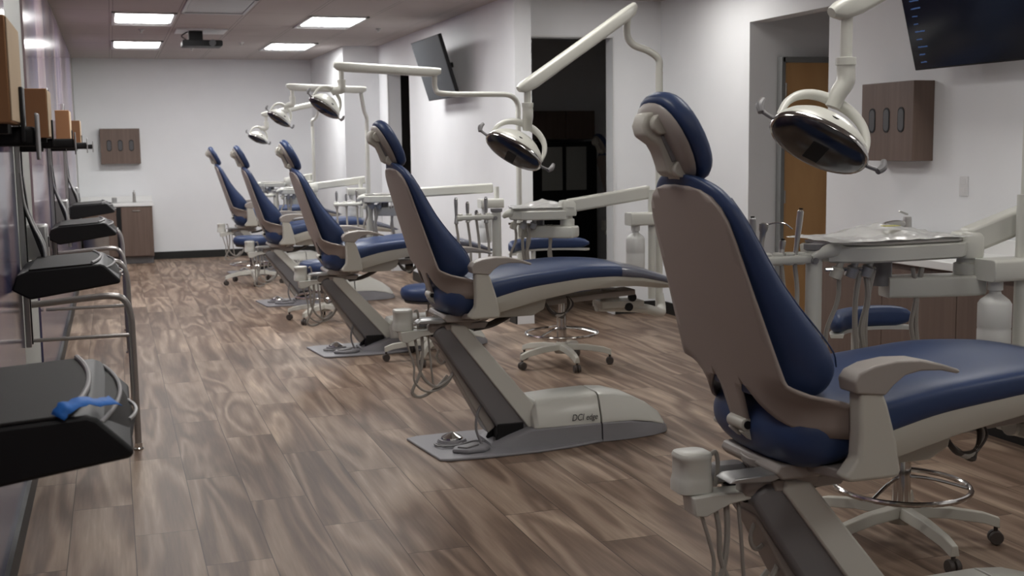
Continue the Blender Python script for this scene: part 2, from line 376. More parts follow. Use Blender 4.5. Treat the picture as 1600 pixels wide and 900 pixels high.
# projector on its ceiling plate
pr = thing('ceiling_projector', 'black projector hanging from a white plate on the far ceiling', 'projector', (.975, 13.25, H))
MB().box((0, .0, -.008), (.52, .5, .016)).build('ceiling_plate', M.trim, pr, bevel=.004)
MB().box((-.06, -.05, -.07), (.14, .14, .12)).build('mount', M.black, pr, bevel=.008)
MB().prism(rrect(.205, .045, .02), -.20, .10, lambda a, b, t: (a, t, -.145+b*.7)).build('projector_body', M.black, pr, bevel=.004)
MB().lathe([(.03, 0), (.034, .01), (.034, .03), (.02, .03)], (.1, -.2, -.145), (0, -1, 0)).build('projector_lens', M.dgrey, pr)
MB().tube([(-.13, 0, -.012), (-.2, -.02, -.06), (-.16, -.05, -.10)], .006).build('cable', M.black, pr)
for (x, y) in ((1.54, 14.65), (2.77, 12.7), (1.02, 15.5), (.37, 13.2)):
    tag(MB().lathe([(.03, 0), (.028, -.012), (.012, -.02), (.012, -.035), (.02, -.037), (.0, -.04)], (x, y, H)).build('sprinkler_head', M.steel), 'small round sprinkler head on the ceiling', 'sprinkler', 'sprinkler heads on the ceiling')
# ================================================================= dental chair (local: x towards the toe, -y towards the camera)
def chair_parts(t):
    xs = lambda z: -.10+.305*(1.40-z)
    # -- base
    out = [(.0, .23), (.055, -.24), (.10, -.262), (.30, -.275), (.55, -.268), (.78, -.23), (.95, -.18), (.95, .18), (.78, .23), (.55, .265), (.30, .275), (.06, .262)]
    MB().prism(out, .0, .014, lambda a, b, z: (a, b, z)).build('base_plate', M.skirt, t, bevel=.005)
    def sec(x, hw, z0, z1, top, r):           # arch section: bottom half width hw, top half width top
        P = []
        for sgn in (-1, 1):
            q = [(hw, z0), (hw*.985+.0, z0+(z1-z0)*.15), (top+.005, z1-r*1.0), (top-r*.3, z1-r*.3), (top-r, z1)]
            q = q if sgn < 0 else q[::-1]
            P += [Vector((x, sgn*a, b)) for a, b in q]
        return P
    MB().loft([sec(.36, .13, .012, .03, .10, .01), sec(.45, .165, .012, .065, .15, .015), (sec(.56, .185, .012, .10, .17, .01)), sec(.75, .19, .012, .105, .175, .01), sec(.938, .185, .012, .105, .172, .01)]).build('base_skirt', M.skirt, t, sub=0)
    MB().loft([sec(.575, .16, .10, .19, .12, .03), sec(.60, .17, .10, .235, .125, .03), sec(.75, .172, .10, .245, .13, .035), sec(.938, .17, .10, .25, .13, .04)]).build('base_cover', M.white, t, bevel=.004)
    MB().loft([sec(.946, .185, .004, .105, .172, .01), sec(1.1, .18, .004, .10, .165, .01), sec(1.25, .15, .004, .075, .135, .01), sec(1.34, .105, .004, .05, .09, .01), sec(1.37, .06, .004, .03, .045, .008)]).build('toe_skirt', M.skirt, t)
    MB().loft([sec(.946, .17, .10, .25, .13, .04), sec(1.03, .168, .10, .245, .125, .045), sec(1.14, .16, .095, .215, .11, .045), sec(1.24, .14, .075, .165, .09, .04), sec(1.32, .105, .05, .105, .06, .02), sec(1.355, .07, .03, .055, .04, .01)]).build('toe_cover', M.white, t, bevel=.004)
    # lettering on the near side of the cover
    cu = bpy.data.curves.new('lettering', 'FONT'); cu.body = 'DCI'; cu.size = .048; cu.extrude = .0006; cu.shear = .25
    cu2 = bpy.data.curves.new('lettering', 'FONT'); cu2.body = 'edge'; cu2.size = .042; cu2.extrude = .0006; cu2.shear = .25
    for c, x in ((cu, .775), (cu2, .853)):
        tmp = bpy.data.objects.new('tmp', c); COL.objects.link(tmp)
        me = bpy.data.meshes.new_from_object(tmp.evaluated_get(bpy.context.evaluated_depsgraph_get())); bpy.data.objects.remove(tmp)
        me.transform(Matrix.Translation((x, -.1735, .125)) @ Matrix.Rotation(math.radians(84), 4, 'X') @ Matrix.Scale(.82, 4, (1, 0, 0)))
        lo = bpy.data.objects.new('lettering', me); COL.objects.link(lo); me.materials.clear(); me.materials.append(M.text); lo.parent = t
    # -- lift arm
    core = [(.075, .575), (.09, .605), (.12, .618), (.17, .615), (.22, .585), (.60, .06), (.585, .03), (.46, .03), (.42, .075)]
    MB().prism(core, -.095, .095).build('lift_arm', M.armg, t, bevel=.014, segs=3)
    MB().prism([(.16, .600), (.165, .628), (.24, .618), (.655, .135), (.66, .10), (.625, .045), (.60, .045)], -.108, .108).build('lift_arm_cover', M.white, t, bevel=.006)
    MB().prism([(.15, .60), (.40, .10), (.36, .07), (.10, .53)], -.06, .06).build('lift_strut', M.taup2, t, bevel=.006)
    bx = MB(); bx.box((.47, 0, .07), (.14, .2, .11)); bx.tube([(.40, -.09, .03), (.43, -.08, .10), (.50, -.08, .13)], .016); bx.tube([(.38, .0, .03), (.43, .0, .12), (.52, .02, .13)], .018); bx.build('pivot_block', M.black, t, bevel=.01)
    # -- turntable and seat carrier
    tt = MB(); tt.lathe([(.0, .605), (.10, .605), (.105, .615), (.105, .645), (.125, .65), (.13, .675), (.0, .675)], (.235, 0, 0)); tt.prism([(.14, .60), (.34, .60), (.36, .63), (.13, .63)], -.10, .10); tt.build('turntable', M.taup2, t, bevel=.004)
    MB().prism([(.11, .665), (.13, .645), (.34, .645), (.36, .665), (.34, .685), (.12, .685)], -.15, .15).build('seat_carrier', M.taup2, t, bevel=.006)
    MB().prism([(.36, .70), (.38, .655), (.58, .655), (.64, .685), (.66, .76), (.36, .75)], -.15, .15).build('drive_box', M.beige, t, bevel=.006)
    MB().bar((.62, 0, .70), (1.18, 0, .735), .14, .03).build('toe_rail', M.taup2, t, bevel=.005)
    mb = MB(); mb.lathe([(.055, .64), (.06, .645), (.06, .69), (.05, .70), (.05, .75), (.0, .75)], (1.07, .02, 0)); mb.prism([(1.0, .65), (1.24, .655), (1.24, .685), (1.0, .69)], -.05, .09); mb.build('arm_mount', M.beige, t, bevel=.004)
    for z, x in ((.705, 1.17), (.655, 1.15)): MB().cyl((x, -.058, z), (x, -.04, z), .022).build('clamp_knob', M.black, t)
    for k, yy in enumerate((-.03, .0, .03)):
        MB().tube([(.30, yy, .585), (.40, yy, .60), (.50, yy, .645), (.58, yy, .70), (.62, yy, .72)], .010).build('cable', M.dhose, t)
    for k in range(3):
        MB().tube([(.66, -.10+.03*k, .71), (.70+.02*k, -.11, .655-.01*k), (.77, -.10, .65), (.80+.01*k, -.08, .69), (.80, -.06, .73)], .008).build('cable', M.hose if k == 1 else M.dhose, t)
    # -- seat
    zt = [(.095, .79), (.10, .815), (.112, .835), (.135, .853), (.17, .867), (.22, .875), (.30, .876), (.5, .902), (.8, .925), (1.0, .913), (1.15, .882), (1.3, .832), (1.39, .793), (1.41, .782)]
    zb = [(.095, .745), (.10, .722), (.112, .702), (.135, .680), (.17, .664), (.22, .662), (.27, .69), (.34, .735), (.5, .785), (.8, .822), (1.0, .826), (1.15, .812), (1.3, .783), (1.39, .768), (1.41, .772)]
    wv = [(.095, .13), (.10, .168), (.112, .200), (.135, .228), (.17, .249), (.22, .263), (.30, .27), (.5, .278), (.8, .28), (1.1, .255), (1.3, .205), (1.39, .16), (1.41, .13)]
    def seatring(x, grow=0, lo=None, n=28, p=3.8):
        a, b, c = lerp(zt, x)+grow, (lo if lo is not None else lerp(zb, x)-grow), lerp(wv, x)+grow
        r = []
        for j in range(n):
            th = 2*pi*j/n; cc, ss = math.cos(th), math.sin(th)
            y = math.copysign(abs(cc)**(2/p), cc)*c; z = (a+b)/2+math.copysign(abs(ss)**(2/p), ss)*(a-b)/2
            if ss > 0 and x > .2: z -= .018*(1-(y/c)**2)*min(1, (x-.2)*4)*(1 if x < .7 else max(0, (1.1-x)/.4))
            r.append(Vector((x, y, z)))
        return r
    X = [.095, .10, .112, .135, .17, .20, .23, .26, .30, .34, .42, .5, .6, .7, .8, .9, 1.0, 1.08, 1.15, 1.22, 1.3, 1.36, 1.39, 1.41]
    def shr(r, k, x):
        c = sum(r, Vector())/len(r); return [Vector((x, c.y+(p.y-c.y)*k, c.z+(p.z-c.z)*k)) for p in r]
    MB().loft([shr(seatring(.095, p=2.4), .4, .091)]+[seatring(x, p=2.4+1.2*min(1, max(0, (x-.1)/.3))) for x in X]).build('seat_cushion', M.navy, t, smooth=60, sub=1)
    MB().loft([seatring(x, .0025, p=3.1) for x in (1.02, 1.08, 1.15, 1.22, 1.3, 1.36, 1.39, 1.413)], cap=False).build('toe_guard', M.toe, t, smooth=60)
    def pan(x, d):
        b, c = lerp(zb, x), lerp(wv, x)-.012
        P = [(c, b+.035), (c+.002, b+.0), (c-.02, b-d), (c-.08, b-d-.008)]
        return [Vector((x, -a, z)) for a, z in P]+[Vector((x, a, z)) for a, z in P[::-1]]
    MB().loft([pan(x, d) for x, d in ((.27, .03), (.34, .05), (.42, .055), (.6, .05), (.8, .042), (1.0, .035), (1.15, .028), (1.28, .022), (1.37, .014))]).build('seat_pan', M.beige, t, bevel=.003)
    # -- back shell with wings and central strut
    half = [(0, 1.408), (.07, 1.405), (.12, 1.396), (.16, 1.378), (.19, 1.352), (.207, 1.318), (.216, 1.27), (.228, 1.18), (.243, 1.08), (.258, .98), (.267, .93), (.276, .900), (.296, .872), (.300, .855), (.300, .79), (.285, .772), (.25, .775), (.21, .79), (.17, .815), (.13, .850), (.10, .878), (.080, .892), (.064, .890), (.054, .872), (.047, .82), (.042, .775), (.03, .752), (0, .752)]
    bm = bmesh.new(); ring = half+[(-a, b) for a, b in half[-2:0:-1]]
    vs = [bm.verts.new((a, b, 0)) for a, b in ring]; bm.faces.new(vs)
    for k in range(1, 24): bmesh.ops.bisect_plane(bm, geom=bm.verts[:]+bm.edges[:]+bm.faces[:], plane_co=(0, .75+.028*k, 0), plane_no=(0, 1, 0))
    for k in range(-10, 11): bmesh.ops.bisect_plane(bm, geom=bm.verts[:]+bm.edges[:]+bm.faces[:], plane_co=(.028*k, 0, 0), plane_no=(1, 0, 0))
    for v in bm.verts:
        y, z = v.co.x, v.co.y
        k = min(1, max(0, (.925-z)/.085)); k = k*k*(3-2*k)
        u = max(0, (abs(y)-.11)/.19)
        v.co = Vector((xs(z)+.012*(y/.25)**2+k*.19*u**2.2, y, z-.0*u))
    me = bpy.data.meshes.new('back_shell'); bm.to_mesh(me); bm.free()
    so = finish(me, 'back_shell', M.shell, t, smooth=50); md = so.modifiers.new('solid', 'SOLIDIFY'); md.thickness = .010; md.offset = 0
    # -- back cushion
    hw = [(.86, .18), (.88, .215), (.92, .245), (1.0, .268), (1.1, .260), (1.2, .246), (1.3, .230), (1.36, .208), (1.40, .172), (1.425, .12), (1.436, .06)]
    th = [(.86, .12), (.875, .185), (.90, .225), (.95, .255), (1.0, .25), (1.06, .215), (1.13, .165), (1.2, .130), (1.28, .105), (1.35, .085), (1.40, .070), (1.425, .05), (1.436, .03)]
    def bring(z, n=26):
        c, d = lerp(hw, z), lerp(th, z); x0 = xs(z)-.002; r = []
        for j in range(n):
            a = 2*pi*j/n; cc, ss = math.cos(a), math.sin(a)
            y = math.copysign(abs(ss)**(2/2.8), ss)*c
            q = math.copysign(abs(cc)**(2/2.4), cc)
            x = x0+d*.5+q*d*.5
            if q > 0: x -= .03*(1-abs(y/c)**2)*min(1, d/.2)
            tl = .06*(x-x0)                     # the pad leans a little with the back
            r.append(Vector((x, y, z-tl)))
        return r
    Z = [.86, .868, .88, .90, .925, .95, .98, 1.02, 1.06, 1.1, 1.15, 1.2, 1.25, 1.3, 1.335, 1.36, 1.38, 1.40, 1.415, 1.427, 1.436]
    bc = MB().loft([bring(z) for z in Z]).build('back_cushion', M.navy, t, smooth=60, sub=1)
    for sg in (-1, 1):
        P = []
        for z in (1.38, 1.33, 1.26, 1.19, 1.12, 1.06, 1.0, .96):
            r = bring(z); j = 7 if sg > 0 else 19; j = 4 if sg > 0 else 22; P.append(r[j]+Vector((.001, sg*.001, 0)))
        MB().tube(P, .0022, 6, 3).build('seam', M.navy, bc)
    # recline hinge under the strut
    h = MB(); h.cyl((.085, -.045, .772), (.085, .04, .772), .018); h.bar((.085, -.028, .765), (.165, -.028, .695), .03, .036); h.bar((.085, .028, .765), (.165, .028, .695), .03, .036); h.build('recline_hinge', M.beige, t, bevel=.004)
    MB().cyl((.085, -.048, .772), (.085, -.044, .772), .011).build('bolt', M.black, t)
    # -- armrests
    for sg in (-1, 1):
        y0, y1 = sorted((sg*.292, sg*.345))
        ps = MB().prism([(.222, .905), (.282, .915), (.302, .87), (.330, .78), (.345, .70), (.338, .683), (.20, .683), (.185, .695), (.222, .74), (.225, .80)], y0, y1).build('armrest_post', M.beige, t, bevel=.012, segs=3)
        y0, y1 = sorted((sg*.278, sg*.352))
        MB().prism([(.206, .905), (.200, .935), (.215, .955), (.255, .970), (.32, .978), (.39, .975), (.455, .960), (.500, .945), (.508, .939), (.500, .933), (.45, .945), (.39, .948), (.345, .940), (.312, .918), (.290, .895)], y0, y1).build('armrest', M.taup2, t, bevel=.012, segs=3)
        lo = MB(); lo.bar((.24, sg*.15, .675), (.24, sg*.33, .695), .08, .025); lo.build('armrest_bracket', M.taup2, t, bevel=.004)
    # -- headrest
    hr = thing('headrest', None, None, (0, 0, 0)); hr.parent = t
    U, V, Nn = Vector((0, 1, 0)), Vector((-.47, 0, .883)), Vector((.883, 0, .47))
    egg = []
    for k in range(28):
        a = 2*pi*k/28; r = 1.0; cx = math.cos(a); sy = math.sin(a)
        wq = .128*(1-.12*max(0, -sy)); egg.append((math.copysign(abs(cx)**.82, cx)*wq, math.copysign(abs(sy)**.82, sy)*(.125)))
    c0 = Vector((-.115, 0, 1.520))
    MB().pillow(egg, c0, U, V, Nn, .042, ((-.2, .90), (-.12, .97), (.1, 1), (.55, 1), (.85, .93), (1, .80))).build('headrest_pad', M.navy, hr, smooth=60)
    MB().pillow([(a*.9, b*.9) for a, b in egg], c0-Nn*.013, U, V, -Nn, .018, ((0, 1), (.5, .97), (1, .80))).build('headrest_shell', M.taup2, hr, smooth=50)
    MB().prism([(-.212, 1.555), (-.202, 1.585), (-.175, 1.592), (-.150, 1.578), (-.140, 1.545), (-.118, 1.49), (-.092, 1.465), (-.090, 1.435), (-.115, 1.425), (-.142, 1.437), (-.155, 1.475), (-.168, 1.505), (-.205, 1.530)], -.036, .036).build('headrest_bracket', M.beige, hr, bevel=.007, segs=3)
    MB().cyl((-.168, -.058, 1.560), (-.168, .058, 1.560), .026).build('tilt_knob', M.beige, hr, bevel=.004); MB().cyl((-.112, -.052, 1.447), (-.112, .052, 1.447), .021).build('tilt_knob', M.beige, hr, bevel=.004)
    MB().bar((-.155, -.038, 1.535), (-.122, -.038, 1.468), .006, .022).build('slot', M.greyp, hr, bevel=.002)
    MB().prism([(-.125, 1.445), (-.098, 1.448), (-.055, 1.385), (-.083, 1.385)], -.034, .034).build('headrest_stem', M.beige, hr, bevel=.004)
    # -- suction canister on its bracket, with valve housings and hoses
    MB().prism([(-.085, .585), (-.085, .600), (-.03, .604), (.13, .598), (.135, .585), (.02, .572), (-.05, .545), (-.08, .55)], -.075, -.005).build('canister_bracket', M.white, t, bevel=.004)
    MB().prism([(-.04, .590), (.11, .590), (.11, .602), (-.04, .602)], .045, .085).build('bracket_arm', M.white, t, bevel=.003)
    MB().bar((-.045, -.04, .597), (-.03, .085, .597), .05, .012).build('bracket_bridge', M.white, t, bevel=.003)
    c = MB(); rr = lambda k, z: [Vector((-.060+a*k, -.01+b*k, z)) for a, b in rrect(.047, .047, .030, 5)]
    c.loft([rr(.96, .600), rr(1.06, .604), rr(1.06, .628), rr(1.0, .640), rr(.97, .645), rr(.97, .69), rr(1.0, .692), rr(1.0, .700), rr(.93, .706), rr(.7, .708)]); c.build('canister', M.white, t, smooth=40)
    MB().tube([(-.0, .0, .69), (.015, .0, .695), (.022, .0, .66), (.02, .01, .60)], .006).build('hose', M.hose, t)
    for (x, y, z) in ((.075, .045, .625), (.105, -.055, .610)): MB().loft([[Vector((x+a*k+dx, y+b*k, z+h)) for a, b in rrect(.052, .028, .02, 4)] for k, h, dx in ((.9, -.02, 0), (1, -.012, 0), (1, .012, 0), (.8, .024, 0))]).build('valve_housing', M.greyp if y > 0 else M.taup2, t, smooth=45)
    MB().prism([(.07, .565), (.15, .565), (.16, .60), (.06, .595)], -.06, .05).build('valve_block', M.black, t, bevel=.005)
    MB().prism([(-.02, .648), (.10, .640), (.13, .648), (.13, .662), (.0, .660)], -.14, -.06).build('touch_pad', M.alu, t, bevel=.004)
    for P, r in (([(-.055, -.05, .555), (-.035, -.06, .48), (-.02, -.06, .42), (-.02, -.06, .35), (.02, -.05, .30), (.08, -.04, .285), (.16, -.03, .32), (.22, -.0, .40)], .0055),
                 ([(-.01, -.04, .575), (-.0, -.05, .50), (.005, -.05, .42), (.04, -.05, .345), (.10, -.05, .31), (.17, -.04, .35), (.21, -.02, .42)], .0075),
                 ([(.03, -.03, .58), (.03, -.04, .48), (.01, -.05, .38), (-.03, -.05, .29), (.02, -.03, .26), (.10, -.03, .30), (.16, -.03, .36)], .0085),
                 ([(.06, -.04, .575), (.065, -.05, .48), (.075, -.05, .36), (.09, -.04, .31), (.13, -.02, .30)], .0055),
                 ([(.12, .0, .575), (.13, -.02, .52), (.105, -.03, .46), (.13, -.02, .42), (.18, 0, .44)], .006)):
        MB().tube(P, r, 8, 5).build('hose', M.hose, t)
def foot_controls(X0, Y0, which, rec=None):
    f = thing('foot_control', f'round chrome domed foot pedal on the base plate of the {which}', 'foot pedal', (X0+.20, Y0+.06, .014), 0, 'round foot pedals')
    MB().lathe([(0, 0), (.075, 0), (.078, .006), (.07, .02), (.03, .022), (0, .022)]).build('pedal_base', M.skirt, f)
    MB().lathe([(.058, .022), (.055, .030), (.012, .052), (0, .052)], n=16).build('pedal_dome', M.chrome, f, smooth=15)
    MB().tube([(.07, -.0, .012), (.0, -.11, .008), (-.06, -.09, .008), (-.10, -.03, .008), (-.09, -.1, .01), (.0, -.12, .012), (.10, -.05, .008), (.15, -.06, .007), (.22, -.05, .012)], .005, 8).build('cord', M.greyp, f)
    p = thing('foot_switch', f'flat grey two-position foot switch with a looping cord by the {which}', 'foot switch', (X0+.24, Y0-.14, .014), 0, 'flat foot switches')
    MB().prism([(-.10, -.02), (-.03, -.07), (.06, -.06), (.10, -.02), (.09, .05), (.02, .07), (-.07, .04)], 0, .022, lambda a, b, z: (a, b, z)).build('switch_housing', M.skirt, p, bevel=.008)
    MB().prism([(-.07, -.01), (-.03, -.045), (.05, .005), (.01, .035)], .022, .030, lambda a, b, z: (a, b, z)).build('switch_pad', M.greyp, p, bevel=.003)
    MB().tube([(.07, .03, .015), (.05, .06, .10), (.08, .08, .20), (.17, .09, .24), (.25, .08, .18), (.28, .07, .07), (.28, .07, .01)], .007, 8).build('cord', M.greyp, p)
CH = [(1.47, 2.77, .025, 'navy dental chair nearest the camera at the right, seat running out of the photo', 'nearest dental chair'),
      (1.40, 5.77, 0, 'navy dental chair in the middle of the photo with its whole base and lettering showing', 'second nearest dental chair'),
      (1.355, 8.87, -.045, 'third navy dental chair from the camera, its headrest in front of the dark slit opening', 'third dental chair'),
      (1.31, 11.9, -.075, 'fourth navy dental chair from the camera, small, behind the third', 'fourth dental chair'),
      (1.30, 14.95, -.08, 'farthest navy dental chair, leftmost of the row before the white back wall', 'farthest dental chair')]
chair0 = thing('dental_chair', CH[0][3], 'dental chair', (CH[0][0], CH[0][1], 0), 0, 'row of navy dental chairs')
chair_parts(chair0)
for i, (x, y, dz, lb, nm) in enumerate(CH):
    c = chair0 if i == 0 else copy_tree(chair0, (x, y, 0), None, lb)
    # raise or lower the upper body on its lift; the base stays on the floor
    if dz:
        for ch in c.children:
            if ch.name.split('.')[0] not in ('base_plate', 'base_skirt', 'base_cover', 'toe_skirt', 'toe_cover', 'lettering', 'lift_arm', 'lift_arm_cover', 'lift_strut', 'pivot_block'): ch.location.z = dz
            elif ch.name.startswith('lift'): ch.scale.z = 1+dz/.6
    foot_controls(x, y, nm)
# ================================================================= operating lights
def dental_light(label, root, posttop, P_sw, A0, A1, head, axis, nrm, sc=1.0, elbow=None, mount=None, flip=False):
    """root: foot of the post; P_sw: points of the bent tube from post top to arm; A0/A1: arm's two ends; head: centre of the dish"""
    t = thing('operating_light', label, 'operating light', root, 0, 'operating lights on arms')
    R = Vector(root)
    p = MB(); p.tube([R, (R.x, R.y, posttop)], .021, 16, 1); p.build('post', M.white, t, world=True)
    if elbow: MB().tube(elbow, .026, 14, 6).build('mount_elbow', M.white, t, world=True)
    MB().tube([(R.x, R.y, posttop)]+list(P_sw), .020, 14, 5).build('swing_tube', M.white, t, world=True)
    A0, A1 = Vector(A0), Vector(A1); d = (A1-A0).normalized(); sd = d.cross(Vector((0, 0, 1))).normalized(); u = sd.cross(d)
    L = (A1-A0).length; rings = []
    for s, hh, ww, off in ((0, .020, .022, .012), (.03, .030, .030, .004), (.09, .034, .034, 0), (L*.5, .033, .034, 0), (L-.09, .034, .034, 0), (L-.03, .030, .030, .004), (L, .016, .02, .012)):
        rings.append([A0+d*s+sd*a+u*(b+off) for a, b in rrect(ww, hh, .016, 4)])
    MB().loft(rings).build('spring_arm', M.white, t, smooth=45, world=True)
    Q = A0+d*.05 if False else A1-d*.055
    J = A0+d*.055
    MB().cyl(J+Vector((0, 0, .0)), Vector(P_sw[-1]), .017).build('arm_joint', M.white, t, world=True)
    H0 = Vector(head); ax = Vector(axis).normalized(); nm = Vector(nrm); nm = (nm-ax*nm.dot(ax)).normalized(); bi = nm.cross(ax)
    top = H0-nm*.155*sc
    dr = Vector((Q.x, Q.y, Q.z-.03))
    mid = Vector((Q.x, Q.y, min(Q.z-.10, top.z+.14)))
    MB().cyl(dr+Vector((0, 0, .02)), mid, .019).build('drop_tube', M.white, t, world=True)
    MB().lathe([(.020, 0), (.031, .0), (.031, .022), (.022, .024)], mid-Vector((0, 0, .012)), (0, 0, 1)).build('collar', M.white, t, world=True)
    MB().tube([mid, mid-Vector((0, 0, .06)), mid*.45+top*.55-Vector((0, 0, .02)), top], [.028, .029, .027, .023], 16, 6).build('gooseneck', M.white, t, world=True)
    hd = thing('light_head', None, None, (0, 0, 0)); hd.parent = t
    a, b = .165*sc, .105*sc
    def oval(k, h, nn=36, sh=0):
        r = []
        for j in range(nn):
            th = 2*pi*j/nn; cc, ss = math.cos(th), math.sin(th)
            r.append(H0+ax*(math.copysign(abs(cc)**.9, cc)*a*k)+bi*(math.copysign(abs(ss)**.95, ss)*b*k+sh)+nm*h*sc)
        return r
    MB().loft([oval(.16, -.112), oval(.38, -.104), oval(.62, -.082), oval(.84, -.052), oval(.96, -.024), oval(1.0, .0), oval(.97, .006)]).build('head_housing', M.white, hd, smooth=60, world=True)
    MB().loft([oval(1.005, -.004), oval(1.03, .006), oval(1.0, .014), oval(.955, .012)], cap=False).build('head_rim', M.chrome, hd, smooth=60, world=True)
    # mirror dish facing out, with a darker bulb bar
    MB().loft([oval(.975, .010), oval(.90, .024), oval(.70, .036), oval(.40, .044), oval(.1, .046)]).build('lens', M.reflector, hd, smooth=60, world=True)
    MB().bar(H0+nm*.044*sc-bi*.045*sc, H0+nm*.044*sc+bi*.045*sc, .055*sc, .004, tuple(nm)).build('lamp_bar', M.black, hd, bevel=.003, world=True)
    # yoke arcs and end handles
    for sg in (-1, 1):
        P = [H0+ax*(sg*(a*.86*math.cos(q)+.010))-nm*(.025+.155*math.sin(q)**.8)*sc+bi*(-.0*sc) for q in [k*pi/2/6 for k in range(7)]]
        MB().tube(P, [.010*sc, .016*sc, .020*sc], 12, 3).build('yoke', M.white, hd, world=True)
        e = H0+ax*sg*a; g = e+ax*sg*.035*sc-nm*.005
        hn = MB(); hn.tube([e-ax*sg*.01, g, g+ax*sg*.025*sc-nm*.012*sc], .007*sc, 8, 3); hn.tube([g+ax*sg*.01*sc+nm*.004, g+ax*sg*.022*sc-nm*.02*sc, g+ax*sg*.018*sc-nm*.048*sc], [.011*sc, .014*sc, .009*sc], 10, 4); hn.build('handle', M.greyp, hd, world=True)
    MB().lathe([(.0, 0), (.012, 0), (.012, .004), (.0, .005)], H0-nm*.040*sc+bi*.088*sc, bi-nm, n=14).build('sensor_button', M.black, hd, world=True)
    return t
RT = RM.col[0]; CU = RM.col[1]; CB = RM.col[2]         # directions across, up and back from the lens, used to read head tilts off the photo
def frame(ang, face, turn=0):
    face *= .62                                  # long axis tilt on the photo, and how much the dish looks this way
    a = RT*math.cos(ang)-CU*math.sin(ang)+CB*turn; n = CB*face+(-RT*math.sin(ang)-CU*math.cos(ang)); return tuple(a), tuple(n)
ax, nm = frame(math.radians(27), .85)
dental_light('white operating light nearest the camera, hanging by the wooden wall cabinet', (2.86, 3.2, .62), 2.12, [(2.86, 3.2, 2.20), (2.94, 3.2, 2.24), (2.96, 3.2, 2.27), (2.96, 3.2, 2.33)], (3.0, 3.2, 2.36), (2.105, 3.2, 1.912), atY(1280, 222, 3.15), ax, nm, .94, [(2.45, 2.78, .70), (2.70, 2.85, .66), (2.82, 3.0, .62), (2.86, 3.18, .62), (2.86, 3.2, .70)])
ax, nm = frame(math.radians(30), .75)
dental_light('white operating light over the middle chair, in front of the dark doorway', (2.93, 6.15, .60), 1.93, [(2.925, 6.15, 2.0), (2.86, 6.15, 2.045), (2.775, 6.15, 2.075), (2.735, 6.15, 2.13), (2.73, 6.13, 2.235)], (2.775, 6.12, 2.275), (2.06, 6.02, 1.815), atY(803, 236, 6.0), ax, nm, .98, [(2.40, 5.80, .68), (2.68, 5.85, .65), (2.85, 5.98, .60), (2.93, 6.12, .60), (2.93, 6.15, .68)])
ax, nm = frame(math.radians(38), .8, -.9)
dental_light('chrome-looking operating light over the third chair, on a long level white arm', (2.99, 8.78, .58), 1.74, [(2.985, 8.78, 1.85), (2.91, 8.75, 1.91), (2.75, 8.7, 1.915), (2.36, 8.6, 1.915), (2.29, 8.6, 1.95), (2.285, 8.6, 2.06)], (2.33, 8.6, 2.068), (1.54, 8.6, 2.108), atY(507, 168, 8.6), ax, nm, .80, [(2.40, 8.85, .64), (2.70, 8.85, .60), (2.9, 8.82, .56), (2.99, 8.79, .57), (2.99, 8.78, .66)])
ax, nm = frame(math.radians(36), .8, -.9)
dental_light('small distant operating light over the fourth chair', (2.47, 12.0, .60), 1.70, [(2.465, 11.97, 1.82), (2.43, 11.9, 1.88), (2.40, 11.82, 1.95), (2.38, 11.8, 2.06)], (2.43, 11.8, 2.09), (1.65, 11.8, 2.12), atY(436, 186, 11.8), ax, nm, .80)
ax, nm = frame(math.radians(26), .8, -.9)
dental_light('farthest operating light, small and lowest in the row', (2.42, 15.1, .60), 1.80, [(2.41, 15.05, 1.86), (2.45, 15.0, 1.90), (2.47, 14.9, 1.98), (2.46, 14.9, 2.05)], (2.50, 14.9, 2.08), (1.77, 14.9, 1.93), atY(403, 217, 14.9), ax, nm, .80)
# ================================================================= delivery units (tray heads on arms) and assistant posts
def handpiece(kind, top, length, label, hose_to, lean=(0, 0), grp='instruments in the holders'):
    T = Vector(top); B = T-Vector((lean[0], lean[1], length))
    t = thing('handpiece' if kind != 'syringe' else 'air_syringe', label, 'dental instrument', tuple(B), 0, grp)
    d = (T-B).normalized()
    if kind == 'syringe':
        MB().lathe([(.006, 0), (.009, .01), (.010, .05), (.008, length*.6), (.010, length*.8), (.014, length*.86), (.015, length), (.008, length+.004)], B, d, 16).build('body', M.steel, t, world=True)
        MB().tube([T-d*.01, T+Vector((.03, 0, 0)), T+Vector((.07, 0, -.001)), T+Vector((.10, 0, -.02))], .0022, 8, 4).build('nozzle', M.chrome, t, world=True)
    else:
        MB().lathe([(.010, 0), (.013, .004), (.010, .02), (.0075, .04), (.0085, length*.5), (.0105, length*.8), (.010, length*.97), (.006, length)], B, d, 16).build('body', M.steel if kind == 'steel' else M.alu, t, world=True)
        MB().lathe([(.0065, 0), (.0065, .004), (.004, .004)], T, d, 12).build('tip', M.black, t, world=True)
    Hh = [Vector(q) for q in hose_to]
    MB().tube([B]+Hh, .0075, 8, 5).build('hose', M.hose, t, world=True)
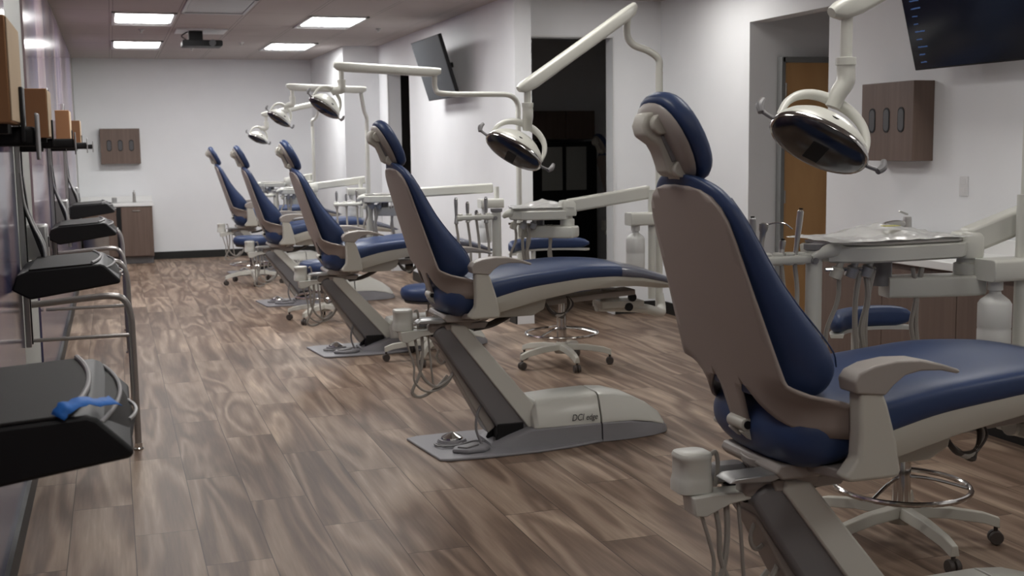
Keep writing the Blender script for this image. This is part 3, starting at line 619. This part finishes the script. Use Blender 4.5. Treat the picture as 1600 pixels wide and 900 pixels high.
def assistant_arm(label, X, Y, ztop, bar_l, short, yaw=0, n=1):
    t = thing('assistant_arm', label, 'instrument stand', (X, Y, .60), 0, 'assistant arms beside the chairs')
    MB().cyl((0, 0, 0), (0, 0, ztop-.60-.012), .026).build('pole', M.white, t)
    MB().lathe([(.026, 0), (.033, .004), (.033, .02), (.0, .024)], (0, 0, ztop-.60-.02)).build('pole_cap', M.greyp, t)
    MB().prism(rrect(.03, .018, .01), 0, .05, lambda a, b, z: (-.035+a, b, ztop-.60-.028-z*.2)).build('cap_bracket', M.white, t, bevel=.003)
    MB().tube([(0, 0, .03), (-.0, -.05, -.0), (-.02, -.20, .01), (-.10, -.35, .04)], .024, 12).build('lower_elbow', M.white, t)
    hb = MB(); L = bar_l; c = math.cos(yaw); s_ = math.sin(yaw)
    hb.loft([[Vector((-.02*c-q*c+a*0, -.02*s_-q*s_+a, ztop-.60-.045+b)) for a, b in rrect(.022, .013, .008, 3)] for q in (0, .02, L*.5, L)])
    hb.build('holder_bar', M.white, t, bevel=.003)
    for k in range(4): MB().lathe([(.013, -.020), (.017, -.016), (.017, .016), (.013, .020)], (-.05*c-k*(L-.05)/3*c, -.05*s_-k*(L-.05)/3*s_, ztop-.60-.045+.003)).build('holder_ring', M.white, t)
    MB().cyl((-.015, -.035, ztop-.60-.05), (-.015, -.02, ztop-.60-.05), .010).build('bolt', M.greyp, t)
    return t
def delivery(label, post, J, yawt, armend, T, sz=(.25, .15), far=False, arch=True, armh=.075):
    """post: where the supply box and bottle hang; J: joint over the block; T: centre of the tray head; armend: where the arm leaves towards its post"""
    t = thing('delivery_unit', label, 'delivery unit', (post[0], post[1], .66), 0, 'dental delivery units')
    J = Vector(J); E = Vector(armend); T = Vector(T)
    MB().cyl((post[0], post[1], .66), (post[0], post[1], E.z+.02), .020).build('post', M.white, t, world=True)
    MB().bar(J+Vector((0, 0, .008)), E+Vector((0, 0, .008)), .070, armh).build('upper_arm', M.white, t, bevel=.012, segs=3, world=True)
    jb = MB(); d = (E-J).normalized(); d.z = 0
    jb.loft([[Vector((J.x+a*k, J.y+b*k, J.z+h)) for a, b in rrect(.045, .045, .02, 4)] for k, h in ((.95, -.045), (1, -.035), (1, .022), (.85, .038), (.5, .042))]); jb.build('joint_cover', M.white, t, smooth=40, world=True)
    MB().lathe([(.026, -.10), (.040, -.10), (.040, -.065), (.030, -.06), (.028, -.03)], J).build('joint_collar', M.white, t, world=True)
    dv = Vector((T.x-J.x, T.y-J.y, 0)).normalized()
    bk = MB(); sd = Vector((-dv.y, dv.x, 0)); Z0 = J.z-.135
    rings = []
    for s, k in ((-.055, .7), (-.045, .95), (.0, 1), (.20, 1), (.28, .8)):
        rings.append([J+dv*s+sd*(a*k)+Vector((0, 0, -.135+b*(k if s < 0 else 1))) for a, b in rrect(.055, .034, .010, 3)])
    bk.loft(rings); bk.build('control_block', M.white, t, bevel=.003, world=True)
    MB().cyl(T+Vector((0, 0, -.12)), T+Vector((0, 0, -.02)), .035).build('head_pivot', M.greyp, t, world=True)
    # tray head
    c, s_ = math.cos(yawt), math.sin(yawt); U = Vector((c, s_, 0)); W = Vector((-s_, c, 0))
    a, b = sz
    out = [(-a, -b*.55), (-a*.62, -b*.95), (-a*.2, -b), (a*.85, -b*.9), (a, -b*.7), (a, b*.7), (a*.85, b*.9), (-a*.2, b), (-a*.62, b*.95), (-a, b*.55)]
    MB().pillow(out, T+Vector((0, 0, -.03)), U, W, Vector((0, 0, 1)), .052, ((0, .93), (.12, .98), (.9, 1), (1, .97))).build('tray_head', M.white, t, smooth=30, world=True)
    MB().pillow([(x*.92, y*.92) for x, y in out], T+Vector((0, 0, .023)), U, W, Vector((0, 0, 1)), .010, ((0, 1), (.4, 1.02), (1, 1.02), (1, .99), (.5, .97))).build('tray', M.steel, t, smooth=30, world=True)
    if arch:
        P = [T+U*(-a*.75)+W*(-b*.5)+Vector((0, 0, .012)), T+U*(-a*.98)+W*(-b*.55)+Vector((0, 0, .010)), T+U*(-a*1.10)+W*(-b*.5)+Vector((0, 0, .0)), T+U*(-a*1.18)+W*(-b*.45)+Vector((0, 0, -.012))]
        MB().tube(P, [.024, .022, .018, .012], 12, 5).build('head_arch', M.white, t, world=True)
    # hose couplings under the head
    for k in range(3):
        q = T+U*(-a*.85+.055*k)+W*(-b*.5)+Vector((0, 0, -.06))
        MB().lathe([(.012, -.022), (.020, -.018), (.020, .012), (.012, .018), (.010, .035)], q, (.3, -.2, 1), 14).build('hose_coupling', M.alu if k else M.beige, t, world=True)
    MB().tube([T+U*(-a*1.02)+W*(-b*.5)+Vector((0, 0, -.05)), T+U*(-a*.3)+W*(-b*.5)+Vector((0, 0, -.055))], .006, 8, 1).build('holder_rail', M.chrome, t, world=True)
    bot = .86
    for k, (o1, o2, r) in enumerate(((-.80, -.92, .0075), (-.5, -.46, .009), (-.42, -.36, .010), (-.30, -.34, .009), (.28, .40, .0075), (.42, .44, .009))):
        p0 = T+U*(a*o1)+W*(-b*.45)+Vector((0, 0, -.06)); p3 = T+U*(a*o2)+W*(-b*.3); p3.z = bot
        m1 = p0*.65+p3*.35+U*.012*((-1)**k); m2 = p0*.3+p3*.7-U*.01
        MB().tube([p0, m1, m2, p3, p3+Vector((.02, .04, -.10)), p3+Vector((.08, .06, -.16))], r, 8, 5).build('hose', M.hose, t, world=True)
    # supply box and water bottle
    bx = Vector((post[0], post[1], 1.115 if post[1] < 8 else 1.08))
    bp = Vector((post[0]-.10, post[1]-.0, 0))
    MB().loft([[Vector((bp.x-.045+q, bp.y+a_, bx.z+b_)) for a_, b_ in rrect(.05, .036, .012, 3)] for q in (0, .19)]).build('supply_box', M.white, t, bevel=.003, world=True)
    zt = bx.z-.036
    MB().lathe([(.022, 0), (.024, -.002), (.024, -.030), (.018, -.032), (.020, -.042), (.045, -.062), (.053, -.075), (.053, -.15), (.0515, -.155), (.053, -.16), (.053, -.26), (.047, -.272), (.0, -.272)], (bp.x, bp.y, zt)).build('water_bottle', M.bottle, t, world=True)
    return t
def wrap(label, c, yaw, a, b, seed):
    r = random.Random(seed); nx, ny = 44, 26; vs = []; fs = []
    for i in range(nx+1):
        for j in range(ny+1):
            u, v = i/nx*2-1, j/ny*2-1
            k = 1+.09*noise.noise(Vector((u*2, v*2, seed)))
            x, y = u*a*k, v*b*k
            h = .006+.010*abs(noise.noise(Vector((x*9+seed, y*9, 1))))+.005*noise.noise(Vector((x*26, y*26, 4)))
            h += .036*max(0, 1-abs(u-.12)*1.1-abs(v-.3)*.7)
            if max(abs(u), abs(v)) > .9: h *= .5
            vs.append(Vector((c[0]+x*math.cos(yaw)-y*math.sin(yaw), c[1]+x*math.sin(yaw)+y*math.cos(yaw), c[2]+max(.001, h))))
    for i in range(nx):
        for j in range(ny): q = i*(ny+1)+j; fs.append((q, q+ny+1, q+ny+2, q+1))
    o = MB().add(vs, fs).build('plastic_wrap', M.bag, smooth=25)
    md = o.modifiers.new('s', 'SOLIDIFY'); md.thickness = .0008
    return tag(o, label, 'plastic wrap', 'clear wraps on the trays')
# nearest station
delivery('white dental tray head and arm beside the nearest chair, white bottle below', (2.80, 3.15), (2.655, 3.24, 1.195), .0, (3.05, 3.18, 1.335), (2.37, 3.30, 1.185), (.255, .15), armh=.085)
wrap('crumpled clear plastic wrap lying on the nearest tray', (2.36, 3.30, 1.222), .05, .255, .15, 3)
tag(MB().prism([(-.03, -.015), (.03, -.01), (.028, .018), (-.025, .02)], 0, .002, lambda a, b, z: (2.36+a, 3.24+b, 1.262+z)).build('paper_tag', M.yellow), 'small yellow tag in the clear wrap on the nearest tray', 'tag')
assistant_arm('white instrument post beside the nearest chair, top instruments before the oak door', 2.085, 3.25, 1.215, .17, True)
handpiece('dark', (1.865, 3.25, 1.305), .14, 'dark-tipped slim handpiece in the nearest holder, half behind the blue backrest', [(1.88, 3.24, 1.05), (1.90, 3.22, .92)], (-.005, 0))
handpiece('syringe', (1.905, 3.25, 1.285), .13, 'air and water syringe with a thin bent nozzle in the nearest holder', [(1.925, 3.24, 1.0), (1.91, 3.22, .90)], (.018, 0))
handpiece('steel', (1.972, 3.25, 1.232), .06, 'short silver handpiece standing low in the nearest holder', [(1.98, 3.24, 1.0), (1.97, 3.22, .90)], (.006, 0))
handpiece('steel', (2.035, 3.25, 1.325), .165, 'tall silver handpiece in the nearest holder, right beside the post', [(2.02, 3.24, 1.05), (1.99, 3.22, .90)], (.02, 0))
# second station
delivery('white dental tray head and arm behind the middle chair, in front of the dark doorway', (2.87, 6.12), (2.40, 6.22, 1.185), -.25, (2.87, 6.15, 1.255), (2.27, 6.34, 1.150), (.17, .15))
wrap('clear plastic wrap lying on the tray before the dark doorway', (2.28, 6.34, 1.185), -.2, .17, .14, 9)
assistant_arm('white instrument post behind the middle chair', 1.995, 6.25, 1.19, .21, True)
for k, (x, L, kd, w_) in enumerate(((1.765, .14, 'dark', 'leftmost slim dark handpiece'), (1.83, .11, 'steel', 'white-tipped silver handpiece second from left'), (1.88, .05, 'steel', 'short silver handpiece, third'), (1.935, .14, 'dark', 'rightmost tall dark handpiece'))):
    handpiece(kd, (x, 6.25, 1.14+L*.8), L, w_+' in the holder behind the middle chair', [(x+.01, 6.24, 1.0), (x, 6.2, .85)])
# third, fourth and fifth
delivery('white dental tray head and level arm behind the third chair', (2.87, 8.98), (2.20, 9.12, 1.165), -.3, (2.86, 9.05, 1.19), (2.02, 9.22, 1.135), (.17, .14))
assistant_arm('white instrument post behind the third chair', 1.915, 9.30, 1.135, .26, True)
for k, (x, L, kd, w_) in enumerate(((1.66, .13, 'dark', 'leftmost dark handpiece'), (1.735, .10, 'dark', 'second handpiece'), (1.82, .14, 'steel', 'tall rear handpiece'))):
    handpiece(kd, (x, 9.30, 1.085+L*.8), L, w_+' in the holder behind the third chair', [(x, 9.29, .95), (x, 9.25, .82)])
delivery('small tray head and sloping arm behind the fourth chair', (2.42, 12.15), (1.95, 12.25, 1.13), 0, (2.48, 12.2, 1.19), (1.78, 12.3, 1.10), (.17, .14))
assistant_arm('small instrument post behind the fourth chair', 1.58, 12.35, 1.10, .22, True)
for k, (x, L, kd, w_) in enumerate(((1.38, .12, 'dark', 'left dark handpiece'), (1.46, .14, 'dark', 'right dark handpiece'))):
    handpiece(kd, (x, 12.35, 1.05+L*.8), L, w_+' in the holder behind the fourth chair', [(x, 12.34, .95), (x, 12.3, .80)])
delivery('farthest tray head and sloping arm, behind the farthest chair', (2.38, 15.15), (2.10, 15.2, 1.12), 0, (2.45, 15.2, 1.17), (1.90, 15.25, 1.08), (.17, .14))
# ================================================================= stools
def stool(label, loc, rz, seat_z, pad, r=.34, ring=True, group='rolling stools', pr=.30, ps=1.25):
    t = thing('rolling_stool', label, 'stool', loc, rz, group)
    MB().lathe([(.0, .085), (.05, .085), (.055, .10), (.045, .15), (.030, .17), (0, .17)]).build('hub', M.beige, t)
    for k in range(5):
        a = 2*pi*k/5; c, s_ = math.cos(a), math.sin(a)
        P = [(0.02, .135, .036), (.16, .130, .030), (.28, .112, .024), (.335, .092, .019)]
        rings = []
        for d, z, hw in P: rings.append([Vector((d*c*r/.34-q*s_, d*s_*r/.34+q*c, z+h)) for q, h in ((-hw, -.024), (-hw*.6, .014), (hw*.6, .014), (hw, -.024))])
        MB().loft(rings).build('leg', M.beige, t, bevel=.003)
        x, y = .325*c*r/.34, .325*s_*r/.34
        w_ = MB(); w_.cyl((x, y, .05), (x, y, .09), .008); wd = Vector((-s_, c, 0))
        for sg in (-1, 1): w_.lathe([(.006, -.009), (.024, -.009), (.027, -.004), (.027, .004), (.024, .009), (.006, .009)], Vector((x, y, .029))+wd*sg*.013, wd, 16)
        w_.build('caster', M.dhose, t)
    MB().cyl((0, 0, .16), (0, 0, .36), .034).build('column', M.chrome, t)
    MB().cyl((0, 0, .34), (0, 0, seat_z-.07), .022).build('gas_lift', M.chrome, t)
    if ring:
        zr = .225
        MB().tube([(.25*math.cos(q), .25*math.sin(q), zr) for q in [2*pi*k/24 for k in range(24)]], .0105, 10, 2, True).build('foot_ring', M.chrome, t)
        for k in range(3):
            q = 2*pi*k/3+.3; MB().tube([(.02*math.cos(q), .02*math.sin(q), zr+.04), (.12*math.cos(q), .12*math.sin(q), zr+.03), (.247*math.cos(q), .247*math.sin(q), zr)], .007, 8, 3).build('ring_spoke', M.chrome, t)
    MB().lathe([(0, seat_z-.125), (.10, seat_z-.125), (.18, seat_z-.115), (.19, seat_z-.098), (0, seat_z-.098)]).build('seat_base', M.dgrey, t)
    MB().lathe([(0, seat_z-.10), (.175, seat_z-.10), (.203, seat_z-.085), (.213, seat_z-.05), (.205, seat_z-.018), (.18, seat_z-.002), (.0, seat_z+.002)]).build('seat', M.navy, t, smooth=60)
    if pad:
        zc = pad; n = 22; rings = []
        for k in range(n+1):
            q = -ps+2*ps*k/n; e = math.sqrt(max(.05, 1-(2*k/n-1)**6)); c, s_ = math.cos(q-pi/2), math.sin(q-pi/2); R_ = pr
            rings.append([Vector(((R_+a)*c, (R_+a)*s_, zc+b)) for a, b in [(x*e, y*e) for x, y in rrect(.030, .042, .028, 4)]])
        MB().loft(rings).build('body_support', M.navy, t, smooth=60)
        rings = []
        for k in range(n+1):
            q = -ps+.03+(2*ps-.06)*k/n; c, s_ = math.cos(q-pi/2), math.sin(q-pi/2)
            rings.append([Vector(((pr+a)*c, (pr+a)*s_, zc-.044+b)) for a, b in ((-.026, .006), (-.022, -.008), (.022, -.008), (.026, .006))])
        MB().loft(rings).build('support_rim', M.white, t)
        MB().tube([(0, 0, seat_z-.08), (0, -.16, seat_z-.09), (0, -.26, seat_z-.06), (0, -pr+.002, seat_z+.02), (0, -pr, zc-.05)], .016, 10).build('support_bracket', M.white, t)
    return t
stool('tall rolling stool with chrome foot ring and navy curved arm, right of the nearest chair', (2.80, 3.74, 0), 3.35, .62, .845, .37, pr=.25, ps=.95)
stool('tall rolling stool with chrome ring and navy curved arm, before the dark doorway', (2.93, 7.72, 0), 3.4, .60, .830, .35, pr=.34)
stool('low rolling stool with round navy seat, left behind the middle chair', (2.13, 8.28, 0), .5, .54, None)
stool('low rolling stool with round navy seat, left behind the third chair', (1.745, 10.55, 0), .2, .54, None)
stool('small distant rolling stool left behind the fourth chair', (1.48, 13.8, 0), .9, .545, None)
# ================================================================= workstations on the left wall
def workstation(Y, which, tape=False, first=False):
    rl = thing('wall_rail', f'silver wall rail with black monitor arm, {which}', 'monitor mount', (XL+.012, Y+.12, 0), 0, 'wall rails with monitor arms')
    o = MB(); o.box((.012, 0, 1.30), (.024, .10, 1.35)); o.build('rail', M.alu, rl, bevel=.003)
    MB().box((.026, 0, 1.30), (.006, .03, 1.33)).build('rail_slot', M.black, rl)
    MB().prism(rrect(.04, .022, .010), 0, .235, lambda a, b, x: (.024+x, a, 1.572+b)).build('monitor_arm', M.black, rl, bevel=.004)
    MB().prism(rrect(.045, .032, .012), 0, .10, lambda a, b, x: (.024+x, a, 1.567+b)).build('arm_clamp', M.black, rl, bevel=.004)
    MB().prism(rrect(.045, .052, .008), 0, .006, lambda a, b, x: (.262+x, a, 1.572+b)).build('mount_plate', M.greyp, rl, bevel=.002)
    # lower bent arm that carries the tray
    a = MB()
    for dy in (-.05, .05): a.tube([(.02, dy, 1.44), (.03, dy, 1.30), (.06, dy, 1.20), (.10, dy, 1.10), (.11, dy, .99), (.14, dy, .96)], .006, 8, 4)
    a.build('tray_arm', M.alu, rl)
    b = MB(); b.bar((.02, 0, 1.42), (.035, 0, 1.25), .06, .02, (1, 0, 0)); b.bar((.035, 0, 1.26), (.095, 0, 1.06), .06, .02, (1, 0, 0)); b.bar((.095, 0, 1.07), (.10, 0, .96), .06, .02, (1, 0, 0)); b.build('arm_spine', M.black, rl, bevel=.003)
    bx = thing('computer_holder', f'small silver and grey box clipped to the wall, {which}', 'computer holder', (XL+.012, Y+.36, 0), 0, 'wall holders beside the trays')
    MB().box((.06, 0, 1.10), (.10, .12, .17)).build('holder_case', M.alu, bx, bevel=.012)
    MB().box((.112, 0, 1.10), (.004, .08, .05)).build('holder_slot', M.black, bx)
    cb = thing('cardboard_box', f'brown cardboard sleeve over a wall monitor, {which}', 'cardboard box', (-.232 if Y < 4 else -.30, Y, 1.60), 0, 'cardboard sleeves on the monitor arms')
    m = MB(); m.box((0, 0, .105), (.09, .34, .215)); m.build('carton', M.card if Y < 4 or 8 < Y < 10 else M.card2 if False else M.card, cb, bevel=.003)
    MB().box((.0465, 0, .105), (.003, .336, .207)).build('carton_face', M.card2, cb, bevel=.001)
    MB().box((.052, .08, .02), (.008, .06, .12)).build('bracket', M.black, cb, bevel=.002)
    MB().box((.0, .0, -.012), (.06, .10, .022)).build('bracket_foot', M.black, cb, bevel=.002)
    # keyboard tray
    kt = thing('keyboard_tray', f'black folding keyboard tray on the left wall, {which}', 'keyboard tray', (XL-.02, Y-.20, .93), 0, 'keyboard trays on the left wall')
    side = [(.03, .03), (.05, .09), (.10, .110), (.385, .127), (.402, .120), (.465, .055), (.46, .04), (.10, -.012)]
    MB().prism(side, -.32, .32).build('tray_body', M.black, kt, bevel=.008)
    top = []
    MB().prism([(.10, -.315), (.352, -.315), (.378, -.17), (.384, 0), (.378, .17), (.352, .315), (.10, .315)], 0, .006, lambda x, y, z: (x, y, .110+(x-.10)*.06+z)).build('tray_top', M.trayt, kt, bevel=.002)
    cv = lambda x0, zz, w_, bulge: [Vector((x0+bulge*(1-(q)**2), q*.31, zz)) for q in [k/6-1 for k in range(13)]]
    MB().tube(cv(.352, .134, 0, .032), .006, 8, 1).build('wrist_edge', M.greyp, kt)
    MB().prism([(.38, -.31), (.405, -.31), (.435, -.16), (.443, 0), (.435, .16), (.405, .31), (.38, .31)], .045, .108, lambda x, y, z: (x+(.108-z)*.5, y, z)).build('drawer_front', M.trayt, kt, bevel=.006)
    MB().tube(cv(.408, .110, 0, .036), .0045, 8, 1).build('drawer_edge', M.greyp, kt)
    MB().tube([(.474-.015*(q*q), q*.10, .066) for q in (-1, -.5, 0, .5, 1)], .004, 8, 3).build('drawer_grip', M.alu, kt)
    MB().box((.10, .0, .02), (.10, .10, .06)).build('tray_bracket', M.alu, kt, bevel=.006)
    if tape:
        vs = []; fs = []; P = [(.335, -.326, .118), (.350, -.318, .136), (.380, -.290, .137), (.410, -.250, .126), (.435, -.215, .118)]
        n = 14
        for k in range(n+1):
            u = k/n*(len(P)-1); i = min(int(u), len(P)-2); p = Vector(P[i]).lerp(Vector(P[i+1]), u-i)
            wv_ = .014+.002*math.sin(k*2.3)
            for sgn in (-1, 1): vs.append(p+Vector((.78*sgn*wv_, -sgn*wv_*.62, -.45*sgn*wv_+.002*math.sin(k*1.1+sgn)+.012)))
        for k in range(n): fs.append((2*k, 2*k+1, 2*k+3, 2*k+2))
        tp = MB().add([v+Vector((XL-.02, Y-.20, .93)) for v in vs], fs).build('masking_tape', M.tape, smooth=40); md = tp.modifiers.new('s', 'SOLIDIFY'); md.thickness = .0012
        tag(tp, 'strip of blue masking tape stuck to the near corner of the closest tray', 'tape')
for Y, wh in ((2.80, 'nearest the camera at the left edge'), (5.88, 'second from the camera'), (8.95, 'third from the camera'), (12.0, 'farthest from the camera')):
    workstation(Y, wh, Y < 3)
def pipe_rack(Y0, Y1, which):
    t = thing('pipe_stand', f'bent steel pipe stand with floor feet beside the left wall, {which}', 'pipe stand', (0, Y0, 0), 0, 'bent pipe stands')
    for y, zt in ((0, .80), (Y1-Y0, .87)):
        MB().tube([(XL+.02, y, zt-.02), (XL+.10, y, zt-.015), (-.14, y, zt), (-.04, y, zt+.004), (.025, y, zt-.015), (.055, y, zt-.09), (.060, y, zt-.25), (.062, y, .02)], .017, 14, 6).build('pipe_leg', M.pipe, t)
        MB().lathe([(.0, 0), (.024, 0), (.026, .006), (.020, .012), (.019, .035), (0, .036)], (.062, y, 0)).build('pipe_foot', M.chrome, t)
        MB().tube([(XL+.02, y, .60), (.058, y, .60)], .010, 10, 1).build('cross_rail', M.pipe, t)
    return t
pipe_rack(6.34, 7.56, 'nearer one')
pipe_rack(9.45, 10.65, 'farther one')
# ================================================================= far sink cabinet and dispensers
def dispenser(x, y, z, label, rz):
    t = thing('glove_dispenser', label, 'wall cabinet', (x, y, z), rz, 'brown three-slot wall cabinets')
    W, D, Hh = .52, .15, .48
    fr = MB().box((0, D/2, Hh/2), (W, D, Hh)); body = fr.build('cabinet_body', M.lam, t, bevel=.003)
    for k in (-1, 0, 1):
        out = arc(0, .0, .032, 0, pi, 8); out = [(a, b+.045) for a, b in out]+[(-a, -b-.045) for a, b in out]
        MB().prism(out, -.003, .004, lambda a, b, y_: (k*.145+a, y_, Hh*.52+b)).build('slot', M.black, t)
        MB().prism([(a*.8, b*.85) for a, b in out], -.0045, .0, lambda a, b, y_: (k*.145+a, y_, Hh*.52+b)).build('slot_recess', M.dgrey, t)
    return t
dispenser(.135, YB-.15, 1.345, 'brown three-slot glove dispenser on the far back wall above the sink', 0)
dispenser(XR2-.15, 6.33, 1.405, 'brown three-slot glove dispenser on the near right wall under the television', -pi/2)
def faucet(label, loc, rz):
    t = thing('faucet', label, 'faucet', loc, rz, 'chrome basin faucets')
    MB().lathe([(.026, 0), (.026, .006), (.020, .01), (.020, .13), (.018, .14), (.0, .142)]).build('faucet_body', M.steel, t)
    MB().tube([(0, 0, .105), (0, -.06, .115), (0, -.12, .108)], .012, 12, 4).build('spout', M.steel, t)
    MB().bar((0, 0, .15), (0, -.045, .165), .016, .008).build('lever', M.steel, t, bevel=.002)
    return t
# far base cabinet
cb = thing('sink_cabinet', 'brown base cabinet standing at the far back wall', 'cabinet', (.05, 16.85, 0))
MB().box((0, .295, .44), (.90, .57, .68)).build('cabinet_carcass', M.lam, cb, bevel=.002)
MB().box((0, .34, .05), (.88, .50, .10)).build('toe_kick', M.greyp, cb)
for x0, x1, lb in ((-.43, -.02, 0), (.05, .43, 1)):
    dr = MB().box(((x0+x1)/2, -.010, .44), (x1-x0, .018, .655)).build('door', M.lam, cb, bevel=.002)
    MB().bar(((x0+x1)/2-.05, -.028, .72), ((x0+x1)/2+.05, -.028, .72), .01, .01).build('handle', M.steel, dr, bevel=.002)
MB().box((.015, -.004, .44), (.055, .008, .655)).build('door_gap', M.black, cb)
tp = MB(); tp.box((.05, 17.135, .80), (.94, .60, .04)); tp.box((.05, YB-.027, .86), (.94, .02, .08)); tag(tp.build('countertop', M.count, bevel=.004), 'white countertop on the far brown cabinet', 'countertop')
faucet('small steel faucet on the far white countertop', (.28, 17.2, .82), 0)
tag(MB().lathe([(.0, 0), (.032, 0), (.034, .07), (.03, .07), (.028, .01), (0, .01)], (.02, 17.15, .82)).build('cup', M.alu), 'small grey cup on the far countertop', 'cup')
# long near cabinet run along the right wall
cr = thing('wall_cabinet_run', 'long brown base cabinet along the near right wall behind the tray', 'cabinet', (4.20, 4.20, 0))
MB().box((.25, 0, .47), (.49, 4.5, .74)).build('cabinet_carcass', M.lam, cr, bevel=.002)
MB().box((.28, 0, .05), (.42, 4.48, .10)).build('toe_kick', M.base, cr)
for k in range(7): MB().box((-.010, -1.93+k*.6433, .46), (.018, .638, .70)).build('door', M.lam, cr, bevel=.001)
tp = MB(); tp.box((4.43, 4.20, .865), (.53, 4.54, .045)); tp.box((4.685, 4.20, .93), (.02, 4.54, .09)); tag(tp.build('countertop', M.count, bevel=.004), 'long white countertop on the near right cabinet', 'countertop')
fo = faucet('steel faucet on the near right countertop behind the tray wrap', (4.50, 6.02, .888), -pi/2); fo.scale = (1.3, 1.3, 1.35)
dp = MB(); dp.box((4.52, 6.24, .955), (.10, .12, .13)); tag(dp.build('white_box', M.trim, bevel=.004), 'small white box on the near right countertop, left of the faucet', 'box')
sp_ = thing('sink_caddy', 'dark tray of bits with yellow paper on the near right countertop', 'caddy', (4.52, 5.55, .888))
MB().lathe([(0, 0), (.08, 0), (.10, .02), (.095, .022), (.075, .008), (0, .008)]).build('dish', M.black, sp_)
MB().prism([(-.05, -.04), (.05, -.05), (.06, .03), (-.04, .04)], .022, .035, lambda a, b, z: (a, b, z)).build('paper', M.yellow, sp_, bevel=.003)
tag(MB().lathe([(0, 0), (.02, 0), (.02, .05), (.012, .055), (.012, .075), (0, .075)], (4.54, 5.82, .888)).build('soap_bottle', M.steel), 'small steel bottle on the near right countertop, right of the faucet', 'bottle')
ou = thing('wall_outlet', 'white wall outlet on the near right wall', 'outlet', (XR2, 5.78, 1.26))
MB().box((-.004, 0, 0), (.008, .072, .115)).build('outlet_plate', M.trim, ou, bevel=.002)
for z in (-.025, .025): MB().box((-.009, 0, z), (.003, .034, .03)).build('socket', M.trim, ou, bevel=.001)
# waste bin at the far left
tag(MB().lathe([(0, 0), (.13, 0), (.14, .02), (.15, .50), (.155, .51), (.14, .51), (.13, .03), (0, .03)], (-.22, 15.6, 0)).build('waste_bin', M.alu), 'round steel waste bin by the far left wall', 'bin')
# ================================================================= televisions
def tv(label, c, W, Hh, tilt, yaw, grey, menu=False):
    t = thing('television', label, 'television', c, 0, 'wall televisions')
    R_ = Matrix.Rotation(yaw, 4, 'Z') @ Matrix.Rotation(-tilt, 4, 'Y')       # screen faces -x, top leaning out
    def tr(o): o.data.transform(R_); return o
    tr(MB().box((0, 0, 0), (.035, W, Hh)).build('casing', M.black, t, bevel=.004))
    tr(MB().box((-.0185, 0, 0), (.002, W-.02, Hh-.02)).build('screen', M.screeng if grey else M.screen, t))
    tr(MB().box((.035, 0, -.05), (.05, W*.5, Hh*.5)).build('rear_housing', M.black, t, bevel=.01))
    b = MB(); b.box((.085, 0, 0), (.06, .20, .22)); b.bar((.06, -.1, .0), (.17, 0, .04), .04, .05); b.bar((.06, .08, -.05), (.17, 0, -.08), .04, .03); b.build('wall_bracket', M.black, t, bevel=.004)
    MB().tube([(.04, .05, -.12), (.08, .1, -.2), (.13, .03, -.24), (.15, -.05, -.12)], .006).build('cable', M.black, t)
    if menu:
        r = random.Random(4)
        for k in range(13):
            L = r.uniform(.04, .09); y = W/2-.07; z = -Hh/2+.045+k*.044; m_ = 8
            o_ = [(y-L*q/m_, z+.002+r.uniform(0, .003)) for q in range(m_+1)]; o_ += [(y-L*q/m_, z-.002-r.uniform(0, .002)) for q in range(m_, -1, -1)]
            tr(MB().prism(o_, -.0204, -.0198, lambda a, b, x: (x, a, b)).build('menu_line', M.bluetext, t, smooth=0))
    return t
tv('wall television tilted down, grey sheen put into its screen colour, over the third chair in the photo', (3.02, 11.35, 2.275), 1.05, .60, math.radians(17), 0, True)
tv('large black television at the top right corner with a faint blue menu', (4.40, 5.35, 2.255), 1.18, .66, math.radians(15), 0, False, True)
# ================================================================= what shows dimly in the dark room
dk = copy_tree(chair0, (5.12, 11.95, 0), 0, 'dental chair standing dimly in the dark room beyond the doorway')
for ch in dk.children: ch.location.z = 0
cbd = thing('dark_room_cupboard', 'brown cupboard on the wall of the dark room beyond the doorway', 'cupboard', (5.03, 13.24, 1.6))
MB().box((0, 0, .15), (.75, .3, .33)).build('cupboard_body', M.lam, cbd, bevel=.003)
MB().box((-.19, -.155, .15), (.36, .015, .32)).build('door', M.lam, cbd, bevel=.002)
MB().box((.19, -.155, .15), (.36, .015, .32)).build('door', M.lam, cbd, bevel=.002)
troffer(5.6, 10.9, label='added dim fill panel on the dark room ceiling beyond the doorway', grp='added fill panels in the dark room', lens=M.lensdim)  # added fill light, lets the dark room's contents show faintly
wd = thing('storage_unit', 'tall black unit with two pale doors in the dark room', 'storage unit', (5.0, 13.2, 0))
MB().box((0, 0, .78), (.80, .36, 1.56)).build('unit_body', M.black, wd, bevel=.003)
for x in (-.16, .14): MB().box((x, -.185, 1.25), (.25, .015, .50)).build('door', M.greywall, wd, bevel=.002)
